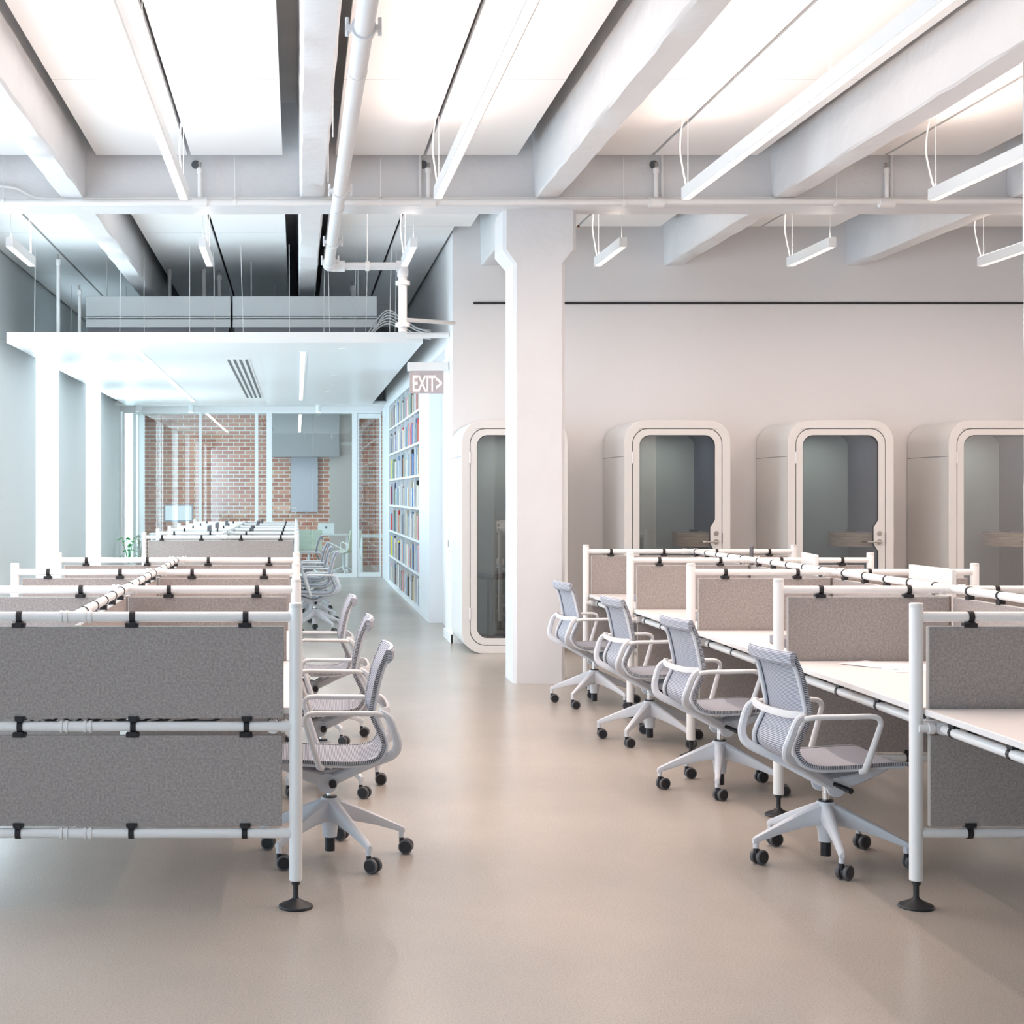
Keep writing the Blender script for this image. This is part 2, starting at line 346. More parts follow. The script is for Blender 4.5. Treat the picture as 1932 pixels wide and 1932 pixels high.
# ------------------------------------------------------------------ ceiling panels
ordw = ['first', 'second', 'third', 'fourth', 'fifth', 'sixth', 'seventh']
BAYS = [(-3.24, -2.61, -2.05), (-1.577, -0.845, -0.113), (0.305, 1.007, 1.733), (2.22, 2.80, 3.62), (4.10, 4.63, 5.36), (5.98, 6.50, 7.25)]
k = 0
for bi, (a, s, b) in enumerate(BAYS):
    rows = [(7.52, 9.70), (9.70, 11.86), (12.5, 15.38 if bi < 2 else 15.02)]
    if bi < 2: rows += [(15.38, 18.3), (18.3, 21.2), (21.2, 24.1), (24.1, 27.0)]
    if bi == 2: rows += [(15.02, 18.3), (18.3, 21.2), (21.2, 24.1)]
    for ri, (ya, yb) in enumerate(rows):
        for hi, (xa, xb) in enumerate(((a, s-0.014), (s+0.014, b))):
            if bi == 2 and ya > 15: xa, xb = min(xa, 1.5), min(xb, 1.57)
            if xb-xa < 0.05: continue
            where = ['second row in front of girder', 'row against the front of the girder', 'row just behind the girder', 'first row over the hung ceiling', 'second row over the hung ceiling', 'third row over the hung ceiling', 'fourth row over the hung ceiling'][ri]
            tag(B(xa, xb, ya+0.006, yb-0.006, 4.20, 4.24).build('ceiling_panel', m_panelc), 'white %s ceiling panel, %s bay from left, %s' % (['left', 'right'][hi], ordw[bi], where), 'ceiling panel', 'white acoustic ceiling panels')
# ------------------------------------------------------------------ pendant lamps
def lamp(x, y0, y1, label, zb=3.62, cables=True, front=True):
    t = thing('pendant_lamp', label, 'lamp', (x, (y0+y1)/2, zb), 'linear pendant lamps')
    B(x-0.032, x+0.032, y0, y1, zb+0.004, zb+0.088).build('housing', m_gloss, t, bevel=0.002)
    B(x-0.023, x+0.023, y0+0.02, y1-0.02, zb, zb+0.005).build('louvre', m_lens, t)
    B(x-0.024, x+0.024, y0+0.02, y1-0.02, zb+0.087, zb+0.091).build('uplight_lens', m_lenshot, t)
    L = y1-y0
    area('lamp_uplight', (x, (y0+y1)/2, zb+0.10), (math.pi, 0, 0), 0.05, L-0.1, LAMP_UP*L/7, WARM, t)
    area('lamp_downlight', (x, (y0+y1)/2, zb-0.006), (0, 0, 0), 0.05, L-0.1, LAMP_DOWN*L/7, WARM, t)
    ys = [y1-0.06] + ([y1-2.9, y1-5.3] if L > 3 else [y0+0.06])
    for q, y in enumerate(ys):
        MB().tube([(x, y, zb+0.088), (x, y, 4.2)], 0.0022, 6).build('suspension_wire', m_white, t)
    yc = y1-0.05 if L > 3 else y1-0.03
    P = [(x-0.01, yc, zb+0.088), (x-0.02, yc+0.04, zb+0.2), (x-0.035, yc+0.07, zb+0.35), (x-0.03, yc+0.07, zb+0.48), (x-0.015, yc+0.06, 4.2)]
    MB().tube(spline(P, 5), 0.006, 8).build('power_cable', m_white, t)
for x, y, l in ((-2.50, 10.7, 'long white linear lamp beside the left wall, before the girder'), (-0.80, 10.7, 'long white linear pendant lamp at upper left, before the girder'), (1.0, 10.68, 'long white linear pendant lamp just right of the thick drain pipe'),
             (2.76, 10.7, 'long white linear pendant lamp right of the column, before the girder'), (4.53, 10.75, 'long white linear pendant lamp nearest the right edge, before the girder'), (6.3, 10.7, 'white linear lamp right of the frame'), (8.06, 10.7, 'added out-of-view linear lamp brightening the right part of the back wall, before the girder')):  # rightmost lamp is added out of view to brighten the back wall
    lamp(x, 5.2, y, l)
for x, l in ((-2.43, 'short white pendant lamp behind the girder, nearest the left wall'), (-0.80, 'short white pendant lamp behind the girder, left of the thick pipe'), (0.99, 'short white pendant lamp behind the girder above the pipe valve'),
             (2.76, 'short white pendant lamp behind the girder, just right of the column'), (4.53, 'short white pendant lamp over the gap between second and third booth'), (6.28, 'short white pendant lamp behind the girder at the right edge'), (8.04, 'added out-of-view short lamp behind the girder, brightening the right part of the back wall')):  # last short lamp is an unseen addition, extra light for the wall
    lamp(x, 12.75, 13.85, l)
# ------------------------------------------------------------------ pipes
def clampring(mb, c, r, t=(0, 1, 0)):
    x, y, z = c
    mb.lathe([(r*1.0, -0.03), (r*1.22, -0.03), (r*1.22, 0.03), (r*1.0, 0.03)], c, 'y', 18)
    for s in (-1, 1):
        mb.box(x+s*r*1.15, x+s*r*1.75, y-0.022, y+0.022, z-0.012, z+0.012)
        mb.tube([(x+s*r*1.6, y, z-0.035), (x+s*r*1.6, y, z+0.05)], 0.009, 8)
t = thing('drain_pipe', 'thick white cast iron pipe running overhead along the aisle then down past the hung ceiling', 'pipe', (0.3, 13.9, 3.2))
r = 0.047; zp = 3.665
MB().tube([(0.318, -2.0, zp), (0.298, 13.98, zp)], r, 20).build('pipe', m_conc, t)
MB().tube(spline([(0.298, 13.96, zp), (0.30, 14.06, zp), (0.36, 14.10, zp), (0.45, 14.10, zp)], 5), r*1.12, 18).build('elbow', m_conc, t)
MB().tube([(0.42, 14.10, zp), (0.95, 14.10, zp)], 0.037, 18).build('pipe', m_conc, t)
MB().tube(spline([(0.93, 14.10, zp), (0.97, 14.10, zp), (0.99, 14.10, zp-0.03), (0.99, 14.10, zp-0.10)], 5), 0.052, 18).build('elbow', m_conc, t)
MB().tube([(0.99, 14.10, zp-0.08), (0.99, 14.10, 3.05)], 0.041, 18).build('pipe', m_conc, t)
for z in (zp-0.16, zp-0.55): MB().lathe([(0.03, -0.022), (0.068, -0.018), (0.068, 0.018), (0.03, 0.022)], (0.99, 14.10, z)).build('flange', m_conc, t)
for y in (6.9, 10.6, 12.75, 13.8):
    mb = MB(); clampring(mb, (0.305, y, zp), r); mb.build('pipe_clamp', m_conc, t)
for y in (7.6, 9.9, 11.2):
    MB().lathe([(r*.9, -.012), (r*1.06, -.012), (r*1.06, .012), (r*.9, .012)], (0.306, y, zp), 'y', 18).build('pipe_joint', m_conc, t)
for y in (10.3, 9.0): MB().tube([(0.305-0.09, y, zp), (0.305-0.09, y, ZS)], 0.004, 6).build('hanger_rod', m_white, t)
MB().tube([(0.66, 14.10, zp+0.03), (0.66, 14.10, 4.2)], 0.006, 6).build('hanger_rod', m_white, t)
MB().lathe([(0.03, -0.02), (0.046, -0.02), (0.046, 0.02), (0.03, 0.02)], (0.66, 14.10, zp), 'x', 14).build('pipe_hanger', m_white, t)
# girder pipes
t = thing('sprinkler_pipe', 'white sprinkler pipe running along the bottom of the girder', 'pipe', (2, 11.93, 3.8))
MB().tube([(XL, 11.92, 3.835), (9.5, 11.92, 3.86)], 0.026, 14).build('pipe', m_white, t)
for x in (px(377, 11.92), px(808, 11.92), px(1238, 11.92), px(1673, 11.92)):
    q = MB(); q.lathe([(0.03, -0.06), (0.04, -0.06), (0.04, 0.06), (0.03, 0.06)], (x, 11.92, 3.84), 'x', 14)
    q.tube([(x, 11.92, 3.84), (x, 11.92, 4.10)], 0.017, 12); q.lathe([(0.017, 0), (0.024, 0.005), (0.024, 0.04), (0.012, 0.045)], (x, 11.92, 4.07)); q.build('sprinkler_riser', m_white, t)
    q = MB(); q.lathe([(0.004, 0.0), (0.012, 0.0), (0.010, 0.03), (0.018, 0.034), (0.018, 0.038), (0.003, 0.038)], (x, 11.92, 4.115), seg=12); q.build('sprinkler_head', m_steel, t)
for x in (px(6, 11.92), px(443, 11.92), px(718, 11.92), px(1177, 11.92), px(1578, 11.92)):
    MB().tube([(x, 11.92, 3.86), (x, 11.92, 4.2)], 0.004, 6).build('hanger_rod', m_white, t)
    MB().lathe([(0.027, -0.012), (0.033, -0.012), (0.033, 0.012), (0.027, 0.012)], (x, 11.92, 3.845), 'x', 14).build('pipe_hanger', m_white, t)
t = thing('electrical_conduit', 'thin white conduit running just above the sprinkler pipe on the girder', 'conduit', (2, 11.97, 3.9))
MB().tube(spline([(XL, 11.975, 3.98), (-2.35, 11.975, 3.98), (-2.1, 11.975, 3.90), (-1.9, 11.975, 3.885), (-1.0, 11.975, 3.885)], 6), 0.011, 10).build('conduit', m_white, t)
MB().tube([(-1.0, 11.975, 3.885), (9.4, 11.975, 3.89)], 0.011, 10).build('conduit', m_white, t)
for x in (px(800, 11.97), px(1257, 11.97), px(1690, 11.97)):
    MB().tube([(x-0.03, 11.975, 3.885), (x-0.03, 11.975, 4.25)], 0.013, 10).build('riser', m_white, t)
for x in (px(372, 12), px(801, 12), px(1236, 12)):   # cored holes in the girder
    tag(MB().lathe([(0.026, 0), (0.034, 0), (0.034, 0.004), (0.026, 0.004)], (x-0.012, 11.994, 4.155), 'y', 16).build('pipe_sleeve', m_vent), 'dark round pipe sleeve in the girder beside the %s sprinkler riser' % {0: 'leftmost', 1: 'second', 2: 'third'}[int(x > 0)+int(x > 2)], 'pipe sleeve', 'pipe sleeves in the girder')
for x, y, l in ((1091, 427, 'round copper coloured sprinkler on the wall just right of the column capital'), (1442, 425, 'round copper coloured sprinkler on the wall under the right ceiling beams')):
    t = thing('wall_sprinkler', l, 'sprinkler', (px(x, YB), YB-0.02, pz(y, YB)))
    MB().lathe([(0.0, -0.012), (0.028, -0.012), (0.034, 0), (0.0, 0)], (px(x, YB), YB, pz(y, YB)), 'y', 18).build('escutcheon', m_white, t)
    MB().lathe([(0.0, -0.03), (0.017, -0.03), (0.018, -0.012), (0.0, -0.012)], (px(x, YB), YB, pz(y, YB)), 'y', 14).build('sprinkler_head', mat('copper', (0.45, 0.22, 0.12), 0.4, 0.8) if 'copper' not in MATS else MATS['copper'], t)
# ------------------------------------------------------------------ hung ceiling cloud
CZ = 3.13
t = thing('hung_ceiling', 'large flat white suspended ceiling with cut-in lights over the far desks', 'suspended ceiling', (-0.86, 21.4, CZ))
slots = [((px(270, 17.2)), 17.2, 25.6), (px(571.5, 17.2)+0.0, 17.0, 25.2)]
B(-3.06, 1.33, 15.9, 27.0, CZ, CZ+0.11).build('ceiling_board', m_gloss, t)
def onc(x, y): Y = (CZ-H)*F/(VY-y); return px(x, Y), Y
for (xa, ya, xb, yb, wdt) in ((262, 665, 365, 757, 0.05), (571.5, 663, 568, 755, 0.05)):
    X0, Y0 = onc(xa, ya); X1, Y1 = onc(xb, yb); Xm = (X0+X1)/2
    o = B(Xm-wdt, Xm+wdt, Y0, Y1, CZ-0.004, CZ).build('slot_light_trim', m_white if xa < 400 else m_duct, t)
    B(Xm-wdt*0.55, Xm+wdt*0.55, Y0+0.04, Y1-0.04, CZ-0.007, CZ-0.003).build('slot_light', m_lensc if xa < 400 else m_lens, o)
    area('slot_downlight', (Xm, (Y0+Y1)/2, CZ-0.01), (0, 0, 0), 0.06, Y1-Y0-0.1, CLOUD*(Y1-Y0)/7, (1.0, 0.97, 0.92), t)
X0, Y0 = onc(428, 677); X1, Y1 = onc(455, 750)
o = B(-0.86, -0.56, Y0, Y1, CZ-0.006, CZ).build('vent_grille', m_white, t)
for q in range(4):
    xx = -0.825+q*0.07
    B(xx, xx+0.03, Y0+0.05, Y1-0.05, CZ-0.010, CZ-0.006).build('vent_slot', m_vent, o)
for x, y in ((152, 658), (648, 658), (231, 709), (633, 709), (275, 737), (622, 738), (303, 758), (616, 758)):
    X, Y = onc(x, y); MB().lathe([(0.0, -0.005), (0.055, -0.004), (0.06, 0), (0, 0)], (X, Y, CZ)).build('ceiling_disc', m_duct, t)
for xx, yy in ((65, 16.1), (226, 16.1), (272, 16.3), (358, 16.2), (405, 16.6), (459, 16.1), (546, 16.1), (611, 16.4), (622, 16.2), (668, 16.8), (690, 16.2), (735, 16.1), (745, 16.6)):
    X = px(xx, yy); MB().tube([(X, yy, CZ+0.11), (X+random.uniform(-.03, .03), yy, 4.2)], 0.0035, 6).build('suspension_wire', m_white, t)
for X in (-2.9, -2.2, -1.5, -0.9, -0.3, 0.4, 0.9):
    for yy in (19.3, 22.5):
        MB().tube([(X, yy, CZ+0.11), (X+0.02, yy, 4.2)], 0.005, 6).build('suspension_wire', m_white, t)
for x, l in ((261, None), ):
    t2 = thing('security_camera', 'small white dome camera under the far edge of the hung ceiling', 'camera', (px(x, 27.4), 27.4, 3.0))
    MB().lathe([(0, 0.0), (0.05, 0.012), (0.068, 0.04), (0.07, 0.07), (0.078, 0.075), (0.078, 0.13), (0.0, 0.13)], (px(x, 27.4), 27.4, 3.02)).build('dome', m_gloss, t2)
struct('ceiling_far_strip', B(XL, 1.9, 27.0, YG, 3.15, 3.2), m_wall)
for x, l in ((361, 'left'), (601, 'right')):
    t2 = thing('ceiling_spotlight', 'white cylinder spotlight above the glass wall, the %s one' % l, 'spotlight', (px(x, 27.4), 27.4, 3.05))
    MB().lathe([(0.0, 0), (0.05, 0), (0.052, 0.005), (0.052, 0.13), (0, 0.13)], (px(x, 27.4), 27.4, 3.02)).build('housing', m_gloss, t2)
    MB().lathe([(0.0, 0), (0.04, 0), (0.04, 0.004), (0.0, 0.004)], (px(x, 27.4), 27.4, 3.016)).build('lens', m_lensc, t2)
# climate units above the hung ceiling
for xa, xb, l in ((162, 435, 'left'), (439, 711, 'right')):
    Y = 17.0; X0 = px(xa, Y); X1 = px(xb, Y)
    t2 = thing('chilled_beam_unit', 'long grey-white ventilation box above the hung ceiling, the %s one' % l, 'ventilation unit', ((X0+X1)/2, Y, 3.3), 'ventilation boxes above the hung ceiling')
    B(X0, X1, Y, Y+0.6, pz(597, Y), pz(559, Y)).build('casing', m_duct, t2, bevel=0.006)
    B(X0+0.01, X1-0.01, Y+0.03, Y+0.5, pz(603, Y), pz(597, Y)).build('shadow_gap', m_vent, t2)
    B(X0, X1, Y-0.015, Y+0.55, pz(600.5, Y), pz(598.5, Y)).build('lip', m_duct, t2)
    B(X0, X1, Y-0.01, Y+0.6, pz(618, Y), pz(602.5, Y)).build('lower_casing', m_duct, t2, bevel=0.006)
    for q in range(3):
        xx = X0+(X1-X0)*(0.1+0.4*q); B(xx-0.02, xx+0.02, Y+0.05, Y+0.1, 3.25, pz(560, Y)).build('support', m_duct, t2)
    B(X0+0.02, X1-0.02, Y+0.02, Y+0.5, CZ+0.112, pz(618, Y)).build('tray', m_mgrey, t2)
    for xx in (X0+0.2, X1-0.2): MB().tube([(xx, Y+0.3, pz(560, Y)), (xx, Y+0.3, 4.2)], 0.006, 6).build('hanger_rod', m_white, t2)
# loose risers and pipes in the plenum
for xx, yy, ytop, rr, l in ((150, 16.6, 548, 0.018, 'left of the ventilation boxes, with elbow foot'), (110, 16.4, 490, 0.02, 'closest to the left wall'), (320, 17.9, 492, 0.022, 'behind the left ventilation box, left of the short lamp'),
                     (385, 17.9, 490, 0.026, 'behind the short lamp left of the pipe'), (414, 17.9, 520, 0.022, 'with brass sprinkler, right of the short lamp'), (665, 17.9, 540, 0.022, 'behind the right end of the ventilation boxes')):
    X = px(xx, yy); zt = pz(ytop, yy)
    t2 = thing('sprinkler_riser', 'white vertical sprinkler riser %s' % l, 'riser pipe', (X, yy, CZ), 'riser pipes above the hung ceiling')
    MB().tube([(X, yy, CZ+0.11), (X, yy, zt)], rr, 12).build('pipe', m_white, t2)
    MB().lathe([(rr, 0), (rr*1.4, 0.01), (rr*1.4, 0.06), (rr*0.6, 0.07)], (X, yy, zt-0.06)).build('coupling', m_white, t2)
    MB().lathe([(0.003, 0), (0.010, 0.01), (0.008, 0.04), (0.016, 0.045), (0.002, 0.05)], (X, yy, zt+0.01), seg=10).build('sprinkler_head', m_steel, t2)
t2 = thing('branch_pipe', 'two white horizontal pipes running from the thick vertical pipe into the wall', 'pipe', (1.3, 14.4, 3.2))
MB().tube([(1.0, 14.3, pz(603, 14.3)), (1.595, 15.3, pz(603, 15.0))], 0.02, 12).build('pipe', m_white, t2)
MB().tube([(1.15, 15.8, CZ+0.06), (1.595, 15.8, CZ+0.07)], 0.03, 12).build('pipe', m_white, t2)
for i in range(6):
    a = random.uniform(0, .1)
    P = [(0.75+a, 16.9, 3.28), (1.0, 16.7, 3.42+0.03*i), (1.25+a, 16.8, 3.30+.02*i), (1.5, 16.9, 3.27+0.02*i)]
    MB().tube(spline(P, 6), 0.007, 6).build('cable', m_white, t2)

# ------------------------------------------------------------------ exit sign
Y = 15.75; t = thing('exit_sign', 'edge-lit clear EXIT sign with pink letters hung from the passage wall', 'exit sign', (px(806, Y), Y, pz(742, Y)))
X0, X1 = px(769, Y), px(845, Y)
B(X0, X1, Y-0.045, Y+0.045, pz(700, Y), pz(684, Y)).build('housing', m_gloss, t, bevel=0.004)
B(XC-0.012, XC+0.001, Y-0.07, Y+0.07, pz(704, Y), pz(674, Y)).build('wall_bracket', m_gloss, t)
B(px(773, Y), px(837, Y), Y-0.004, Y+0.004, pz(742.5, Y), pz(700, Y)).build('panel', mat('mirror_acrylic', (0.62, 0.56, 0.57), 0.2, 0.6, bump=(9, 0.25)), t)
fc = bpy.data.curves.new('exit_text', 'FONT'); fc.body = 'EXIT>'; fc.size = 0.235; fc.extrude = 0.002; fc.offset = 0.004; fc.align_x = 'CENTER'; fc.space_character = 0.95
to = bpy.data.objects.new('tmp', fc); C.objects.link(to); dg = bpy.context.evaluated_depsgraph_get()
me = bpy.data.meshes.new_from_object(to.evaluated_get(dg)); bpy.data.objects.remove(to)
me.materials.clear(); me.materials.append(m_pink); o = bpy.data.objects.new('lettering', me); C.objects.link(o); o.parent = t
o.rotation_euler = (math.pi/2, 0, 0); o.scale = (0.53, 1, 1); o.location = Vector((px(806, Y), Y-0.008, pz(738, Y))) - Vector(t.location)

# ------------------------------------------------------------------ bookcase and books
t = thing('bookcase', 'tall white built-in bookcase full of books along the passage', 'bookcase', (1.74, 22, 0))
XS = 1.575; D = 1.90; Y0, Y1 = 19.40, 25.75; ZB = [0.075+0.4275*i for i in range(8)]
B(XS, D, 17.93, Y0, 0.0, 3.1).build('end_cabinet', m_book_shelf, t)
B(XS-0.003, XS, 17.93, Y1, 0.0, 0.075).build('plinth_face', m_book_shelf, t)
B(XS+0.002, D, Y0, Y1, 0.0, 0.055).build('plinth', m_book_shelf, t)
B(XS, D, Y1, Y1+0.06, 0, 3.1).build('side_panel', m_book_shelf, t)
B(XS, D, Y1+0.06, YG, 0, 3.1).build('side_panel', m_book_shelf, t)
B(D-0.012, D, Y0, Y1, 0.055, 3.1).build('back_panel', m_book_shelf, t)
for z in ZB: B(XS, D-0.012, Y0, Y1, z-0.03, z).build('shelf', m_book_shelf, t)
B(XS, D-0.012, Y0, Y1, 3.0675, 3.1).build('cornice', m_book_shelf, t)
NC = 7; CW = (Y1-Y0)/NC
for c in range(1, NC): B(XS+0.004, D-0.012, Y0+c*CW-0.01, Y0+c*CW+0.01, 0.075, 3.0675).build('divider', m_book_shelf, t)
cols = {'white': (0.74, 0.74, 0.72), 'cream': (0.60, 0.53, 0.40), 'grey': (0.25, 0.26, 0.28), 'pale blue': (0.28, 0.42, 0.55), 'navy': (0.05, 0.08, 0.2), 'black': (0.025, 0.025, 0.03),
        'red': (0.6, 0.05, 0.05), 'tan': (0.5, 0.38, 0.26), 'blue': (0.06, 0.18, 0.48), 'yellow': (0.8, 0.68, 0.05), 'green': (0.14, 0.3, 0.2), 'orange': (0.8, 0.25, 0.05), 'pink': (0.75, 0.4, 0.42), 'brown': (0.2, 0.1, 0.07)}
wts = [20, 14, 12, 8, 8, 8, 7, 7, 5, 3, 4, 3, 3, 4]
bmat = {k: mat('cover_'+k.replace(' ', '_'), v, 0.6) for k, v in cols.items()}
shelfw = ['lowest', 'second', 'third', 'fourth', 'fifth', 'sixth', 'top']
used = set()
unit = {}
def book_mesh():   # unit book with cover boards, rounded spine, and recessed page block
    mb = MB()
    mb.box(0, 1, 0, 0.09, 0, 1); mb.box(0, 1, 0.91, 1, 0, 1)
    mb.box(-0.02, 0.03, 0.02, 0.98, 0, 1); mb.box(0.03, 0.97, 0.09, 0.91, 0.012, 0.988)
    return mb
um = book_mesh()
for key, m in bmat.items():
    me = bpy.data.meshes.new('book_'+key.replace(' ', '_')); me.from_pydata([tuple(p) for p in um.v], [], um.f); me.materials.append(m); unit[key] = me
rb = random.Random(11)
for rI in range(7):
    for c in range(NC):
        ya = Y0+c*CW+0.014; yb = Y0+(c+1)*CW-0.014; lst = []; y = ya
        while True:
            w = rb.uniform(0.085, 0.165)
            if y+w > yb or len(lst) >= 6: break
            lst.append([y, w, rb.choices(list(cols), wts)[0]]); y += w+rb.uniform(0.0, 0.02)
        for i, b in enumerate(lst):
            for tr in range(40):
                l = lst[i-1][2] if i else None; rr_ = lst[i+1][2] if i+1 < len(lst) else None
                if l and rr_: s = 'between %s and %s ones' % (l, rr_)
                else: s = 'at the near end, beside a %s one' % rr_ if rr_ else 'at the far end, beside a %s one' % l
                lab = '%s book %s, %s shelf, %s column' % (b[2], s, shelfw[rI], ordw[c])
                if lab not in used: break
                b[2] = rb.choices(list(cols), wts)[0]
            used.add(lab)
        # labels made after the colours are final
        seen = {}
        for i, b in enumerate(lst):
            l = lst[i-1][2] if i else None; rr_ = lst[i+1][2] if i+1 < len(lst) else None
            if l and rr_: s = 'between a %s and a %s book' % (l, rr_)
            elif rr_: s = 'at the near end beside a %s one' % rr_
            else: s = 'at the far end beside a %s one' % l
            lab = '%s book %s, %s shelf, %s column' % (b[2], s, shelfw[rI], ordw[c])
            dep = rb.uniform(0.20, 0.27); hh = rb.uniform(0.24, 0.365)
            o = bpy.data.objects.new('book', unit[b[2]]); C.objects.link(o)
            o.location = (XS+rb.uniform(0.012, 0.03), b[0], ZB[rI]+0.0005); o.scale = (dep, b[1], hh)
            tag(o, lab, 'book', 'books in the white bookcase')
# ------------------------------------------------------------------ glass wall
t = thing('glass_wall', 'floor to ceiling glass wall with slim white frames closing off the brick room', 'glass wall', (-0.8, YG, 0))
GX = [px(v, YG) for v in (233, 378, 484, 508, 669)]
B(-3.2, 1.05, YG, YG+0.07, 0, 0.07).build('base_rail', m_gloss, t); B(-3.2, 1.56, YG, YG+0.07, 3.02, 3.06).build('head_rail', m_gloss, t)
for x, w in ((GX[0], 0.035), (GX[1], 0.05), (GX[2], 0.06), (GX[3], 0.10), (GX[4], 0.09)): B(x-w/2, x+w/2, YG-0.01, YG+0.08, 0.0, 3.05).build('mullion', m_gloss, t)
edges = [(-3.18, px(304, YG)), (px(304, YG), GX[1]), (GX[1], GX[2]), (GX[2], GX[3]), (GX[3], px(589, YG)), (px(589, YG), GX[4])]
for a, b in edges: B(a+0.006, b-0.006, YG+0.03, YG+0.042, 0.07, 3.02).build('pane', m_glass, t)
d = struct('door_1', MB().plate([(1.115, 0.01), (1.56, 0.01), (1.56, 3.015), (1.115, 3.015)], [[(1.15, 0.09), (1.53, 0.09), (1.53, 2.93), (1.15, 2.93)]], XZ, YG+0.01, YG+0.06), m_gloss)
B(1.15, 1.53, YG+0.03, YG+0.042, 0.09, 2.93).build('pane', m_glass, d)
# room behind the glass
def simple_desk(x0, x1, y0, y1, label):
    t = thing('table', label, 'table', ((x0+x1)/2, (y0+y1)/2, 0))
    B(x0, x1, y0, y1, 0.71, 0.74).build('tabletop', m_top, t, bevel=0.003)
    for x in (x0+0.05, x1-0.05):
        for y in (y0+0.06, y1-0.06): MB().tube([(x, y, 0), (x, y, 0.71)], 0.022, 12).build('leg', m_white, t)
    return t
simple_desk(-0.1, 1.05, 29.6, 30.4, 'white table behind the glass wall carrying the small laptop')
simple_desk(-3.0, -1.2, 30.6, 31.3, 'white table against the brick wall under the monitor')
tb = simple_desk(1.2, 2.6, 28.9, 29.7, 'white table behind the glass door beside the bookcase')
def laptop(x, y, z, rz, label):
    t = thing('laptop', label, 'laptop', (0, 0, 0))
    B(-0.16, 0.16, -0.11, 0.11, 0, 0.015).build('base', m_gloss, t); o = B(-0.16, 0.16, -0.004, 0.004, 0, 0.21).build('lid', m_gloss, t); o.location = (0, -0.105, 0.012); o.rotation_euler = (math.radians(12), 0, 0)
    k = MB().lathe([(0, -0.001), (0.025, -0.001), (0.025, 0), (0, 0)], (0, -0.005, 0.10), 'y', 16).build('round_badge', m_dgrey, o); k.location = (0, -0.005, 0.10)
    t.location = (x, y, z); t.rotation_euler = (0, 0, rz); return t
laptop(px(615, 29.9), 29.9, 0.741, 0, 'open laptop with pale lid on the table behind the glass')
t = thing('monitor', 'monitor showing a pale page in front of the brick wall', 'monitor', (px(337, 31), 31.0, 0.74))
X = px(337, 31); B(X-0.30, X+0.30, 30.98, 31.01, 0.96, 1.32).build('screen_housing', m_dgrey, t, bevel=0.004)
B(X-0.27, X+0.27, 30.975, 30.98, 0.99, 1.29).build('screen', m_screen, t); MB().tube([(X, 31.02, 0.76), (X, 31.02, 1.0)], 0.018, 10).build('stand', m_dgrey, t)
MB().lathe([(0, 0), (0.11, 0), (0.11, 0.012), (0, 0.014)], (X, 31.02, 0.741)).build('foot', m_dgrey, t)
tag(B(px(549, 32), px(600, 32), 32.22, 32.26, 1.15, 2.35).build('column_reflection_board', mat('reflection_grey', (0.46, 0.45, 0.50), 0.5), bevel=0.004), 'pale grey board standing in for the column reflection in the glass', 'board')  # painted stand-in for the blurred column reflection in the glass
def cream_chair(x, y, rz, label):
    t = thing('side_chair', label, 'chair', (0, 0, 0), 'cream chairs behind the glass')
    P = spline([(0.24, 0, 0.44), (0.1, 0, 0.45), (-0.12, 0, 0.44), (-0.21, 0, 0.50), (-0.24, 0, 0.65), (-0.27, 0, 0.86)], 5)
    MB().ribbon(P[:12], 0.46, 0.035).build('seat', m_cream, t); MB().ribbon(P[11:], 0.45, 0.03).build('backrest', m_cream, t)
    for s in (-1, 1):
        MB().tube([(-0.2, s*0.23, 0.46), (0.16, s*0.25, 0.62), (0.2, s*0.25, 0.60), (0.18, s*0.23, 0.44)], 0.011, 8).build('armrest', m_arm, t)
    MB().tube([(0, 0, 0.1), (0, 0, 0.43)], 0.025, 10).build('stem', m_arm, t)
    q = MB()
    for k in range(4):
        a = k*math.pi/2+0.6; q.tube([(0, 0, 0.16), (0.3*math.cos(a), 0.3*math.sin(a), 0.04)], [0.022, 0.014], 8)
    q.build('base', m_arm, t)
    for k in range(4):
        a = k*math.pi/2+0.6; MB().lathe([(0, -0.012), (0.026, -0.012), (0.026, 0.012), (0, 0.012)], (0.3*math.cos(a), 0.3*math.sin(a), 0.0265), 'x', 12).build('caster', m_black, t)
    t.location = (x, y, 0); t.rotation_euler = (0, 0, rz)
cream_chair(px(648, 28.5), 28.5, math.radians(150), 'cream shell chair behind the glass, turned to the table with the laptop')
cream_chair(px(583, 28.7), 28.7, math.radians(95), 'cream shell chair behind the glass, left of the laptop')
for xx in (-1.6, 0.4): 
    t = thing('added_ceiling_light', 'added strip light brightening the room behind the glass, %s one' % ('left' if xx < 0 else 'right'), 'added fill light', (xx, 29.8, 3.2))  # both strips are added to brighten the dim brick room
    B(xx-0.06, xx+0.06, 28.6, 31.2, 3.214, 3.22).build('diffuser', m_lensc, t)
    area('room_fill_light', (xx, 29.9, 3.21), (0, 0, 0), 0.1, 2.4, 18, (0.95, 0.98, 1.0), t)
